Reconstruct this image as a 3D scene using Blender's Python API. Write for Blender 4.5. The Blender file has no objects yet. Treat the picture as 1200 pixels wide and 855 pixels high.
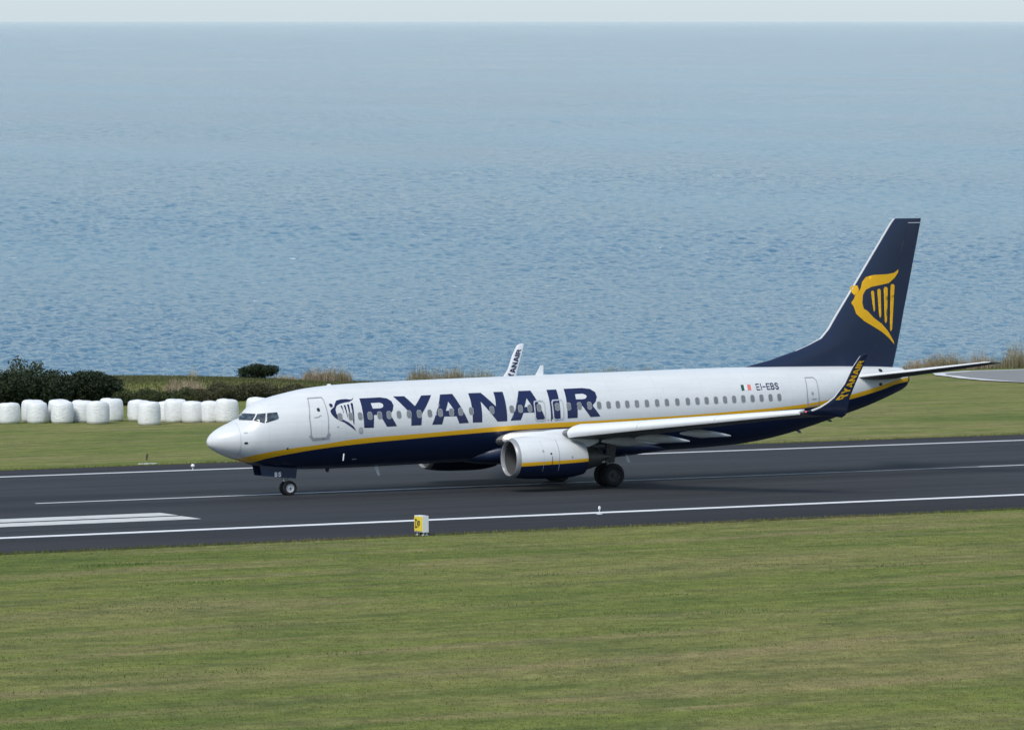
import bpy, bmesh, math, random
import numpy as np
from mathutils import Vector, Matrix, geometry
from math import radians, sin, cos, pi, sqrt

# ---------------------------------------------------------------- camera, sky, sun
# The airfield is laid out in its own frame (x along the runway, y towards the sea, z up from the
# asphalt) and lies on a gentle slope: TILT turns that frame into the level world of the sea.
UP = Vector((-0.01245, -0.05523, 0.9984)).normalized()
TILT = UP.rotation_difference(Vector((0, 0, 1))).to_matrix().to_4x4()
C = bpy.context.scene.collection
scn = bpy.context.scene
cam_d = bpy.data.cameras.new('camera'); cam = bpy.data.objects.new('camera', cam_d); C.objects.link(cam)
yaw, pitch, roll = 0.44979007737684523, 0.025719035674647357, -0.012958490763690789
fw = Vector((sin(yaw)*cos(pitch), cos(yaw)*cos(pitch), -sin(pitch)))
r0 = Vector((cos(yaw), -sin(yaw), 0)); u0 = r0.cross(fw)
rr = cos(roll)*r0 + sin(roll)*u0; uu = -sin(roll)*r0 + cos(roll)*u0
mw = Matrix(((rr.x, uu.x, -fw.x, -73.70664747875989), (rr.y, uu.y, -fw.y, -185.53806800191387), (rr.z, uu.z, -fw.z, 11.165373466260291), (0, 0, 0, 1)))
cam.matrix_world = TILT @ mw
cam_d.sensor_width = 36.0; cam_d.lens = 5000.0/1200*36
cam_d.clip_start = 1.0; cam_d.clip_end = 600000.0
scn.camera = cam

SUN_EL, SUN_AZ = 50.0, -122.0        # azimuth measured from +Y (sea side) towards +X
world = bpy.data.worlds.new('World'); scn.world = world; world.use_nodes = True
nt = world.node_tree; nt.nodes.clear()
sky = nt.nodes.new('ShaderNodeTexSky'); sky.sky_type = 'NISHITA'; sky.sun_disc = False
sky.sun_elevation = radians(SUN_EL); sky.sun_rotation = radians(SUN_AZ)
sky.air_density = 1.0; sky.dust_density = 0.6; sky.ozone_density = 1.2
bg = nt.nodes.new('ShaderNodeBackground'); bg.inputs['Strength'].default_value = 0.10
wo = nt.nodes.new('ShaderNodeOutputWorld')
# thin bright cloud veil over the blue, thickening into pale sea haze at the horizon
tcw = nt.nodes.new('ShaderNodeTexCoord'); sx = nt.nodes.new('ShaderNodeSeparateXYZ'); nt.links.new(tcw.outputs['Generated'], sx.inputs[0])
rw = nt.nodes.new('ShaderNodeValToRGB'); nt.links.new(sx.outputs[2], rw.inputs[0])
rw.color_ramp.elements[0].position = 0.0; rw.color_ramp.elements[0].color = (.90, .90, .90, 1)
rw.color_ramp.elements[1].position = .30; rw.color_ramp.elements[1].color = (.28, .28, .28, 1)
e_ = rw.color_ramp.elements.new(.06); e_.color = (.70, .70, .70, 1)
mx = nt.nodes.new('ShaderNodeMix'); mx.data_type = 'RGBA'; nt.links.new(rw.outputs[0], mx.inputs[0]); nt.links.new(sky.outputs[0], mx.inputs[6])
mx.inputs[7].default_value = (3.15, 3.75, 4.15, 1); nt.links.new(mx.outputs[2], bg.inputs['Color']); nt.links.new(bg.outputs[0], wo.inputs['Surface'])
sd = bpy.data.lights.new('sun', 'SUN'); so = bpy.data.objects.new('sun', sd); C.objects.link(so)
sd.energy = 1.55; sd.angle = radians(20); sd.color = (1.0, 0.94, 0.85)
sdir = Vector((sin(radians(SUN_AZ))*cos(radians(SUN_EL)), cos(radians(SUN_AZ))*cos(radians(SUN_EL)), sin(radians(SUN_EL))))
so.rotation_euler = sdir.to_track_quat('Z', 'Y').to_euler(); so.location = (0, 0, 60)
vs = scn.view_settings
vs.view_transform = 'Standard'; vs.look = 'None'; vs.gamma = 1.0; vs.use_curve_mapping = False
vs.exposure = 0.92
scn.cycles.max_bounces = 6; scn.cycles.diffuse_bounces = 3; scn.cycles.glossy_bounces = 3
scn.cycles.transmission_bounces = 3; scn.cycles.caustics_reflective = False; scn.cycles.caustics_refractive = False

# ---------------------------------------------------------------- materials
def new_mat(name):
    m = bpy.data.materials.new(name); m.use_nodes = True
    t = m.node_tree; t.nodes.clear()
    o = t.nodes.new('ShaderNodeOutputMaterial'); b = t.nodes.new('ShaderNodeBsdfPrincipled')
    t.links.new(b.outputs[0], o.inputs['Surface'])
    return m, t, b
def node(t, kind, ins=None, **props):
    n = t.nodes.new(kind)
    for k, v in props.items(): setattr(n, k, v)
    for k, v in (ins or {}).items():
        if isinstance(v, bpy.types.NodeSocket): t.links.new(v, n.inputs[k])
        else: n.inputs[k].default_value = v
    return n
def coords(t, scale=(1, 1, 1)):
    tc = node(t, 'ShaderNodeTexCoord')
    return node(t, 'ShaderNodeMapping', {'Vector': tc.outputs['Object'], 'Scale': scale}).outputs[0]
def noise(t, vec, scale, detail=4, rough=.55, dist=0.0):
    return node(t, 'ShaderNodeTexNoise', {'Vector': vec, 'Scale': scale, 'Detail': detail, 'Roughness': rough, 'Distortion': dist}).outputs['Fac']
def ramp(t, fac, stops, interp='LINEAR'):
    n = node(t, 'ShaderNodeValToRGB', {'Fac': fac}); cr = n.color_ramp; cr.interpolation = interp
    while len(cr.elements) < len(stops): cr.elements.new(.5)
    for e, (p, c) in zip(cr.elements, stops):
        e.position = p; e.color = (*c, 1) if not isinstance(c, float) else (c, c, c, 1)
    return n.outputs['Color']
def mix(t, fac, a, b, mode='MIX'):
    n = node(t, 'ShaderNodeMix', data_type='RGBA', blend_type=mode)
    for k, v in ((0, fac), (6, a), (7, b)):
        if isinstance(v, bpy.types.NodeSocket): t.links.new(v, n.inputs[k])
        else: n.inputs[k].default_value = v if k == 0 else (*v, 1)
    return n.outputs[2]
def math_(t, op, a, b=0.0, c=0.0):
    n = node(t, 'ShaderNodeMath', operation=op)
    for i, v in enumerate((a, b, c)):
        if isinstance(v, bpy.types.NodeSocket): t.links.new(v, n.inputs[i])
        else: n.inputs[i].default_value = v
    return n.outputs[0]
def bump(t, b, h, strength=.5, dist=.02):
    n = node(t, 'ShaderNodeBump', {'Height': h, 'Strength': strength, 'Distance': dist})
    t.links.new(n.outputs[0], b.inputs['Normal'])
def plain(name, col, rough=.5, metal=0.0, var=.08, scale=3.0, coat=0.0, spec=.5):
    m, t, b = new_mat(name)
    f = noise(t, coords(t), scale, 4)
    c = mix(t, f, tuple(x*(1-var) for x in col), tuple(min(1, x*(1+var)) for x in col))
    t.links.new(c, b.inputs['Base Color'])
    b.inputs['Roughness'].default_value = rough; b.inputs['Metallic'].default_value = metal
    b.inputs['Coat Weight'].default_value = coat; b.inputs['Coat Roughness'].default_value = .08
    b.inputs['Specular IOR Level'].default_value = spec
    return m
NAVY = (.008, .018, .054); GOLD = (.82, .45, .018); WHITE = (.76, .78, .79)

# ---------------------------------------------------------------- mesh helpers
class MB:
    def __init__(s): s.v = []; s.f = []
    def add(s, vs, fs):
        o = len(s.v); s.v += [tuple(p) for p in vs]; s.f += [tuple(i+o for i in q) for q in fs]; return s
    def box(s, lo, hi):
        (a, b, c), (d, e, f) = lo, hi
        return s.add([(a,b,c),(d,b,c),(d,e,c),(a,e,c),(a,b,f),(d,b,f),(d,e,f),(a,e,f)],
                     [(0,3,2,1),(4,5,6,7),(0,1,5,4),(1,2,6,5),(2,3,7,6),(3,0,4,7)])
    def loft(s, rings, cap=True, closed=True):
        o = len(s.v); n = len(rings[0])
        for r in rings: s.v += [tuple(p) for p in r]
        for i in range(len(rings)-1):
            for j in range(n if closed else n-1):
                k = (j+1) % n
                s.f.append((o+i*n+j, o+i*n+k, o+(i+1)*n+k, o+(i+1)*n+j))
        if cap:
            s.f.append(tuple(o+j for j in range(n))[::-1]); e = o+(len(rings)-1)*n
            s.f.append(tuple(e+j for j in range(n)))
        return s
    def tube(s, pts, rad, n=10):
        pts = [Vector(p) for p in pts]; rads = rad if isinstance(rad, (list, tuple)) else [rad]*len(pts)
        rings = []
        for i, p in enumerate(pts):
            d = (pts[min(i+1, len(pts)-1)] - pts[max(i-1, 0)]).normalized()
            a = d.orthogonal().normalized() if i == 0 else (a - d*a.dot(d)).normalized()
            b = d.cross(a)
            rings.append([p + rads[i]*(cos(2*pi*k/n)*a + sin(2*pi*k/n)*b) for k in range(n)])
        return s.loft(rings)
    def lathe(s, prof, centre, axis='y', n=32, cap=False):      # prof: (along, radius)
        rings = []
        for a, r in prof:
            ring = []
            for k in range(n):
                c_, s_ = r*cos(2*pi*k/n), r*sin(2*pi*k/n)
                d = {'y': (c_, a, s_), 'x': (a, c_, s_), 'z': (c_, s_, a)}[axis]
                ring.append(tuple(centre[i]+d[i] for i in range(3)))
            rings.append(ring)
        return s.loft(rings, cap=cap)
    def build(s, name, mat, parent=None, smooth=True, flat_angle=35):
        me = bpy.data.meshes.new(name)
        me.from_pydata(s.v, [], s.f); me.materials.append(mat)
        bm = bmesh.new(); bm.from_mesh(me)
        bmesh.ops.remove_doubles(bm, verts=bm.verts, dist=1e-5)
        bmesh.ops.recalc_face_normals(bm, faces=bm.faces)
        bm.to_mesh(me); bm.free()
        o = bpy.data.objects.new(name, me); C.objects.link(o)
        if smooth:
            me.polygons.foreach_set('use_smooth', [True]*len(me.polygons)); me.set_sharp_from_angle(angle=radians(flat_angle))
        if parent: put(o, parent)
        return o
ROOTS = {}
def put(o, parent):
    o.parent = parent
    if parent.name in ROOTS: o.matrix_parent_inverse = Matrix.Translation(-Vector(ROOTS[parent.name]))
def tag(o, label, cat, group=None, kind=None):
    if label: o['label'] = label
    if cat: o['category'] = cat
    if group: o['group'] = group
    if kind: o['kind'] = kind
    return o
def empty(name, loc, label, cat, group=None):
    o = bpy.data.objects.new(name, None); C.objects.link(o); o.location = loc; ROOTS[o.name] = loc
    o.empty_display_size = .3
    return tag(o, label, cat, group)
def struct(o): o['kind'] = 'structure'; return o
# measured outlines on the aircraft skin, (x, z) in metres
LET={'R1':[[(7.177,4.513),(8.255,4.536),(8.568,4.482),(8.765,4.347),(8.824,4.146),(8.736,3.915),(8.585,3.732),(8.889,3.173),(8.373,3.16),(8.04,3.728),(7.737,3.727),(7.693,3.138),(7.201,3.143),(7.186,3.691),(7.183,4.133)],[(7.686,4.287),(8.15,4.298),(8.277,4.239),(8.301,4.15),(8.241,4.068),(8.11,4.03),(7.73,4.026)]],'Y':[[(8.92,4.561),(9.495,4.556),(9.914,4.084),(10.376,4.566),(10.898,4.577),(10.215,3.701),(10.158,3.184),(9.634,3.175),(9.647,3.717)]],'A1':[[(11.356,4.586),(12.003,4.602),(12.642,3.223),(12.139,3.205),(12.01,3.55),(11.368,3.554),(11.239,3.188),(10.718,3.189)],[(11.68,4.251),(11.921,3.831),(11.476,3.824)]],'N':[[(12.841,4.609),(13.499,4.616),(14.125,3.965),(14.168,4.304),(14.173,4.632),(14.664,4.634),(14.668,4.196),(14.672,3.723),(14.673,3.241),(14.155,3.237),(13.37,4.207),(13.363,3.711),(13.347,3.227),(12.847,3.227),(12.852,3.701),(12.858,4.196)]],'A2':[[(15.501,4.646),(16.145,4.654),(16.708,3.284),(16.254,3.273),(16.098,3.617),(15.55,3.613),(15.392,3.274),(14.856,3.265)],[(15.824,4.299),(16.044,3.895),(15.629,3.887)]],'I':[[(17.001,4.666),(17.531,4.672),(17.524,4.169),(17.522,3.285),(17.002,3.276),(17.004,4.135)]],'R2':[[(17.929,4.69),(18.926,4.704),(19.333,4.651),(19.557,4.498),(19.587,4.269),(19.475,4.047),(19.275,3.87),(19.671,3.335),(19.13,3.317),(18.724,3.861),(18.46,3.858),(18.435,3.302),(17.897,3.284),(17.893,3.826),(17.918,4.254)],[(18.45,4.431),(18.856,4.444),(19.015,4.383),(19.045,4.297),(18.971,4.213),(18.823,4.178),(18.442,4.179)]]}
EMB=[[[(6.897,4.566),(6.749,4.468),(6.497,4.502),(6.219,4.49),(5.992,4.44),(5.87,4.282),(5.806,4.159),(5.732,4.101),(5.653,4.056),(5.573,3.961),(5.62,3.812),(5.747,3.66),(5.956,3.515),(6.2,3.424),(6.468,3.243),(6.806,2.999),(6.669,3.224),(6.426,3.418),(6.161,3.556),(5.974,3.677),(5.859,3.843),(5.845,4.028),(5.933,4.188),(6.098,4.281),(6.365,4.339),(6.625,4.369),(6.802,4.448)]],[[(5.573,4.275),(5.665,4.319),(5.751,4.28),(5.758,4.202),(5.691,4.134),(5.615,4.145),(5.6,4.201)]],[[(6.127,4.188),(6.179,4.214),(6.216,4.186),(6.234,3.889),(6.209,3.843),(6.202,3.982)]],[[(6.298,4.211),(6.35,4.238),(6.387,4.209),(6.404,3.689),(6.381,3.643),(6.367,3.783)]],[[(6.472,4.244),(6.529,4.27),(6.571,4.241),(6.546,3.582),(6.521,3.536),(6.501,3.677)]],[[(6.662,4.295),(6.725,4.321),(6.771,4.292),(6.707,3.344),(6.682,3.298),(6.652,3.439)]]]
TAIL=[[[(37.544,10.194),(37.531,10.043),(37.323,9.774),(36.957,9.508),(36.416,9.415),(35.943,9.342),(35.593,9.197),(35.425,8.948),(35.379,8.548),(35.454,8.246),(35.664,8.142),(36.043,7.784),(36.525,7.473),(36.915,7.093),(37.26,6.582),(37.297,6.42),(36.953,6.76),(36.525,7.071),(36.041,7.332),(35.446,7.644),(35.007,8.003),(34.882,8.356),(34.747,8.558),(34.911,8.756),(34.987,8.935),(35.136,9.053),(35.301,9.251),(35.407,9.601),(35.617,9.828),(36.072,9.932),(36.899,9.961),(37.299,10.026)]],[[(34.749,9.339),(34.969,9.436),(35.148,9.404),(35.21,9.202),(35.124,9.033),(34.944,8.936),(34.817,9.058)]],[[(35.891,9.062),(35.939,9.141),(36.033,9.14),(36.079,9.059),(36.127,8.184),(36.069,8.064),(36.022,8.186)]],[[(36.258,9.146),(36.313,9.226),(36.42,9.224),(36.473,9.143),(36.494,7.876),(36.429,7.756),(36.374,7.878)]],[[(36.654,9.241),(36.715,9.32),(36.835,9.319),(36.896,9.237),(36.842,7.598),(36.769,7.478),(36.708,7.6)]],[[(37.066,9.375),(37.127,9.455),(37.249,9.453),(37.31,9.372),(37.16,7.189),(37.087,7.069),(37.025,7.191)]]]
WIN=[(6.02,3.685),(6.554,3.69),(7.033,3.693),(7.53,3.697),(8.03,3.7),(8.514,3.704),(9.026,3.707),(9.548,3.711),(10.079,3.714),(10.627,3.726),(11.18,3.738),(11.765,3.75),(12.249,3.76),(12.802,3.772),(13.892,3.788),(14.946,3.804),(15.405,3.81),(15.905,3.821),(16.407,3.831),(17.377,3.851),(17.991,3.855),(18.566,3.858),(19.114,3.861),(19.631,3.864),(20.144,3.867),(20.649,3.872),(21.161,3.876),(21.687,3.881),(22.233,3.886),(22.795,3.895),(23.33,3.903),(23.908,3.912),(24.488,3.921),(25.017,3.929),(25.528,3.936),(26.047,3.943),(26.559,3.95),(27.07,3.957),(27.592,3.964),(28.117,3.97),(28.633,3.976),(29.161,3.981),(29.677,3.987)]
DOOR={'front':[(4.649,4.597),(5.347,4.621),(5.397,4.503),(5.445,3.712),(5.401,2.915),(5.325,2.736),(4.648,2.695),(4.515,2.82),(4.475,3.658)],'exit1':[(16.18,4.168),(16.637,4.176),(16.729,4.072),(16.738,3.644),(16.723,3.276),(16.632,3.197),(16.221,3.188),(16.13,3.293),(16.136,4.067)],'exit2':[(17.165,4.195),(17.647,4.203),(17.718,4.107),(17.726,3.699),(17.698,3.298),(17.616,3.218),(17.204,3.205),(17.111,3.306),(17.087,4.083)],'aft':[(31.409,4.916),(31.926,4.919),(32.061,4.774),(32.059,4.228),(32.094,3.527),(31.359,3.443),(31.319,4.08)]}
COCK={'c1':[(1.877,3.916),(2.129,3.9),(1.925,3.61),(1.501,3.622)],'c2':[(2.19,3.9),(2.526,3.928),(2.366,3.487),(1.978,3.605)],'c3':[(2.593,3.935),(3.039,3.961),(3.058,3.717),(2.993,3.653),(2.438,3.499)]}
STOP=[(1.25,1.757),(1.391,1.819),(2.14,2.032),(3.34,2.235),(5.05,2.417),(6.822,2.623),(9.564,2.759),(10.45,2.793),(15.384,3.044),(19.508,3.131),(25.119,3.28),(27.03,3.368),(30.003,3.514),(32.392,3.735),(34.218,4.017),(35.889,4.352),(37.481,4.699)]
SBOT=[(1.85,1.601),(2.607,1.82),(3.89,2.052),(5.084,2.213),(6.856,2.37),(10.031,2.561),(12.699,2.697),(15.403,2.805),(20.451,2.925),(25.129,3.12),(27.038,3.213),(30.014,3.357),(32.423,3.495),(34.085,3.759),(36.024,4.154),(37.486,4.483)]
REG=[(28.494,4.661),(28.43,4.381),(29.847,4.651)]
FLAG=[[(27.598,4.645),(27.767,4.645),(27.746,4.369),(27.585,4.359)],[(27.79,4.645),(27.954,4.645),(27.928,4.374),(27.763,4.369)],[(27.971,4.645),(28.163,4.645),(28.132,4.374),(27.944,4.369)]]
SPOT={'cover':(7.037,3.029),'doorwin':(5.003,4.04),'probe1':(1.508,2.572),'probe2':(1.522,3.047),'static':(3.449,2.264),'vent':(6.318,1.828),'seam':(1.283,3.322),'mark1':(5.872,3.223),'doorpull':(4.845,3.767)}
# ---- pure geometry of the aircraft (metres; x aft of the nose, y to starboard, z up) ----
PROF=[ # x, z bottom, z top, half width
(0.0,2.60,2.60,.0),(.04,2.46,2.76,.17),(.12,2.37,2.88,.30),(.36,2.20,3.10,.56),(.85,1.95,3.37,.87),(1.2,1.82,3.52,1.03),(1.54,1.71,3.67,1.16),
(1.75,1.64,3.79,1.24),(1.89,1.59,3.93,1.29),(2.17,1.50,4.22,1.38),(2.63,1.39,4.48,1.50),(3.06,1.33,4.61,1.58),(3.98,1.24,4.82,1.71),
(4.9,1.20,4.99,1.79),(6.08,1.19,5.11,1.85),(7.65,1.20,5.19,1.88),(10.4,1.24,5.25,1.88),(15.9,1.33,5.33,1.88),
(20.5,1.41,5.39,1.88),(22.5,1.45,5.41,1.88),(25.5,1.53,5.45,1.88),(28.1,1.66,5.465,1.83),(29.5,1.83,5.46,1.74),(31.0,2.11,5.45,1.60),
(32.3,2.43,5.43,1.45),(33.9,2.87,5.40,1.22),(35.5,3.32,5.35,.93),(36.5,3.66,5.31,.70),(37.3,3.96,5.26,.49),(37.75,4.15,5.2,.36),(37.95,4.28,5.05,.27)]
def _pchip(xs,ys):
    n=len(xs);h=[xs[i+1]-xs[i] for i in range(n-1)];d=[(ys[i+1]-ys[i])/h[i] for i in range(n-1)]
    m=[0.0]*n;m[0]=d[0];m[-1]=d[-1]
    for i in range(1,n-1):
        if d[i-1]*d[i]<=0: m[i]=0.0
        else:
            w1=2*h[i]+h[i-1];w2=h[i]+2*h[i-1];m[i]=(w1+w2)/(w1/d[i-1]+w2/d[i])
    def f(x):
        x=min(max(x,xs[0]),xs[-1]);i=0
        while i<n-2 and x>xs[i+1]: i+=1
        t=(x-xs[i])/h[i]
        return ((1+2*t)*(1-t)**2*ys[i]+t*(1-t)**2*h[i]*m[i]+t*t*(3-2*t)*ys[i+1]+t*t*(t-1)*h[i]*m[i+1])
    return f
import math as _m
_tx=[_m.sqrt(p[0]) for p in PROF]   # root spacing keeps the nose blunt and round
_fb=_pchip(_tx,[p[1] for p in PROF]);_ft=_pchip(_tx,[p[2] for p in PROF]);_fw=_pchip(_tx,[p[3] for p in PROF])
def body(x):
    t=_m.sqrt(max(x,0));return _fb(t),_ft(t),_fw(t)
def body_y(x,z):
    zb,zt,hw=body(x);zc=(zb+zt)/2;r=(zt-zb)/2
    if r<1e-6: return 0.0
    q=(z-zc)/r
    if abs(q)>=1: return 0.0
    return hw*_m.sqrt(1-q*q)
FIN=[ # z, x LE, x TE, half thickness
(5.10,27.9,37.15,.20),(5.42,28.45,37.25,.20),(5.76,30.05,37.34,.19),(6.20,31.55,37.45,.185),(6.48,32.30,37.52,.18),(6.80,32.98,37.59,.175),
(7.25,33.42,37.70,.17),(7.9,33.86,37.84,.165),(9.3,34.86,38.17,.14),(11.0,36.05,38.56,.115),(12.55,37.14,38.92,.09),(12.76,37.34,38.96,.07)]
def yt(c):
    c=min(max(c,0),1);return 5*(.2969*_m.sqrt(c)-.126*c-.3516*c*c+.2843*c**3-.1036*c**4)*1.0/0.5*0.5*2/1.0006*0.9996
def fin_y(x,z):
    z=min(max(z,FIN[0][0]),FIN[-1][0])
    for a,b in zip(FIN,FIN[1:]):
        if z<=b[0]:
            t=(z-a[0])/(b[0]-a[0]);le=a[1]+t*(b[1]-a[1]);te=a[2]+t*(b[2]-a[2]);h=a[3]+t*(b[3]-a[3])
            return h*yt((x-le)/(te-le))
NAC=[ # x, z centre, radius (outer skin)
(13.30,1.60,.845),(13.34,1.60,.885),(13.45,1.60,.93),(13.75,1.60,.98),(14.2,1.60,1.03),(14.9,1.60,1.055),(15.6,1.58,1.04),(16.2,1.54,.985),(16.7,1.51,.90),(17.1,1.50,.80)]
# ---------------------------------------------------------------- setting materials
def grass_mat():
    m, t, b = new_mat('grass_ground')
    v = coords(t); vs_ = coords(t, (.55, 1.5, 1))
    big = noise(t, vs_, .045, 5, .6, .6); mid = noise(t, vs_, .35, 6, .65); fine = noise(t, v, 5.0, 6, .75)
    dry = noise(t, coords(t, (.35, 2.2, 1)), .16, 6, .62, .4)
    c = ramp(t, big, [(.36, (.108, .140, .027)), (.50, (.155, .177, .040)), (.64, (.212, .198, .068))])
    c = mix(t, ramp(t, dry, [(.49, 0.0), (.66, .68)]), c, (.250, .200, .098))
    c = mix(t, ramp(t, mid, [(.35, .55), (.55, 0.0)]), c, (.042, .080, .020))
    blot = noise(t, v, 1.1, 5, .7)
    c = mix(t, .9, c, ramp(t, blot, [(.30, .72), (.5, 1.0), (.68, 1.32)]), 'MULTIPLY')
    c = mix(t, .75, c, ramp(t, fine, [(.32, .62), (.5, 1.0), (.70, 1.4)]), 'MULTIPLY')
    t.links.new(c, b.inputs['Base Color']); b.inputs['Roughness'].default_value = .95; b.inputs['Specular IOR Level'].default_value = .15
    bump(t, b, fine, .8, .06)
    return m
M_GRASS = grass_mat()
def asphalt_mat(name, k, tint=(1, 1, 1)):
    m, t, b = new_mat(name)
    tr = noise(t, coords(t, (.02, 1.0, 1)), .9, 5, .6); st = noise(t, coords(t, (.08, 1.4, 1)), .30, 6, .6); gr = noise(t, coords(t), 35, 3, .7)
    c = ramp(t, tr, [(.30, tuple(.8*k*x for x in tint)), (.70, tuple(1.2*k*x for x in tint))])
    c = mix(t, .8, c, ramp(t, st, [(.35, .72), (.65, 1.22)]), 'MULTIPLY')
    c = mix(t, .5, c, ramp(t, gr, [(.3, .7), (.7, 1.35)]), 'MULTIPLY')
    # rubber deposits either side of the centre line, darkened to paint in aircraft shadow
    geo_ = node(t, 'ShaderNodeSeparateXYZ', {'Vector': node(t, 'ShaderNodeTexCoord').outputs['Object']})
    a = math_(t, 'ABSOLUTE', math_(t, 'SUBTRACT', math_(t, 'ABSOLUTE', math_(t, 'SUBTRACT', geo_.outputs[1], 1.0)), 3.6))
    rub_shade = math_(t, 'MULTIPLY', math_(t, 'SUBTRACT', 1.0, math_(t, 'MINIMUM', math_(t, 'DIVIDE', a, 3.2), 1.0)), math_(t, 'ADD', .25, math_(t, 'MULTIPLY', tr, .95)))
    c = mix(t, rub_shade, c, (.014, .015, .018))
    jt = math_(t, 'LESS_THAN', math_(t, 'FRACT', math_(t, 'DIVIDE', math_(t, 'ADD', geo_.outputs[1], math_(t, 'MULTIPLY', gr, .08)), 4.6)), .022)
    c = mix(t, math_(t, 'MULTIPLY', jt, .45), c, (.014, .014, .016))
    vor = node(t, 'ShaderNodeTexVoronoi', {'Vector': coords(t, (.05, .22, 1)), 'Scale': .8}).outputs['Color']
    c = mix(t, .55, c, ramp(t, node(t, 'ShaderNodeSeparateXYZ', {'Vector': vor}).outputs[0], [(.0, .80), (1.0, 1.16)]), 'MULTIPLY')
    t.links.new(c, b.inputs['Base Color']); b.inputs['Roughness'].default_value = .9; b.inputs['Specular IOR Level'].default_value = .22
    bump(t, b, gr, .4, .01)
    return m
def paint_mat(name, col, wear):
    m, t, b = new_mat(name)
    n1 = noise(t, coords(t, (.3, 1.5, 1)), 2.5, 6, .7); n2 = noise(t, coords(t), 28, 4, .7)
    f = ramp(t, math_(t, 'ADD', math_(t, 'MULTIPLY', n1, .7), math_(t, 'MULTIPLY', n2, .3)), [(wear, 1.0), (wear+.16, 0.0)])
    c = mix(t, f, col, (.10, .105, .11)); t.links.new(c, b.inputs['Base Color']); b.inputs['Roughness'].default_value = .6
    return m
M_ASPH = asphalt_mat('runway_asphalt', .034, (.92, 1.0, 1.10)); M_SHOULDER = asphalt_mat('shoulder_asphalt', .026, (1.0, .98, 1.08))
M_PAD = plain('pad_concrete', (.200, .200, .192), .85, var=.2, scale=.8)
M_LINE = paint_mat('line_paint', (.76, .76, .76), .30); M_WORN = paint_mat('worn_line_paint', (.42, .42, .41), .42); M_OLD = paint_mat('touchdown_paint', (.58, .58, .54), .32)
M_FAR = paint_mat('far_line_paint', (.62, .62, .62), .28)

# ---------------------------------------------------------------- sea
def sea_mat():
    m, t, b = new_mat('sea_water')
    tc = node(t, 'ShaderNodeTexCoord').outputs['Object']
    def mp(s, rot=.3): return node(t, 'ShaderNodeMapping', {'Vector': tc, 'Scale': s, 'Rotation': (0, 0, rot)}).outputs[0]
    swell = noise(t, mp((.7, 1.0, 1)), .022, 3, .5, .3); chop = noise(t, mp((.62, 1.0, 1), .55), .17, 6, .66, .5); rip = noise(t, mp((.7, 1, 1), .1), .55, 4, .65)
    h = math_(t, 'ADD', math_(t, 'MULTIPLY', swell, .25), math_(t, 'ADD', math_(t, 'MULTIPLY', chop, 1.9), math_(t, 'MULTIPLY', rip, 1.9)))
    bump(t, b, h, 1.0, 1.0)
    patch = noise(t, mp((1, .45, 1), .5), .0016, 5, .55, .5)
    c = ramp(t, patch, [(.40, (.022, .120, .215)), (.60, (.078, .205, .300))])
    cap = ramp(t, noise(t, mp((.6, 1.3, 1), .45), .13, 7, .68), [(.675, 0.0), (.70, 1.0)])
    cap2 = ramp(t, noise(t, mp((1, 1, 1)), .006, 3, .5), [(.42, 0.0), (.6, 1.0)])
    foam_glint = math_(t, 'MULTIPLY', cap, cap2)
    c = mix(t, foam_glint, c, (.75, .78, .8))  # pale specks: whitecaps, with sea glints painted in by the same colour
    t.links.new(c, b.inputs['Base Color'])
    rg = ramp(t, patch, [(.35, .04), (.65, .11)])
    t.links.new(math_(t, 'MAXIMUM', rg, foam_glint), b.inputs['Roughness'])
    b.inputs['IOR'].default_value = 1.333; b.inputs['Specular IOR Level'].default_value = .5
    return m
SEA_Z = -84.0
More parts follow.
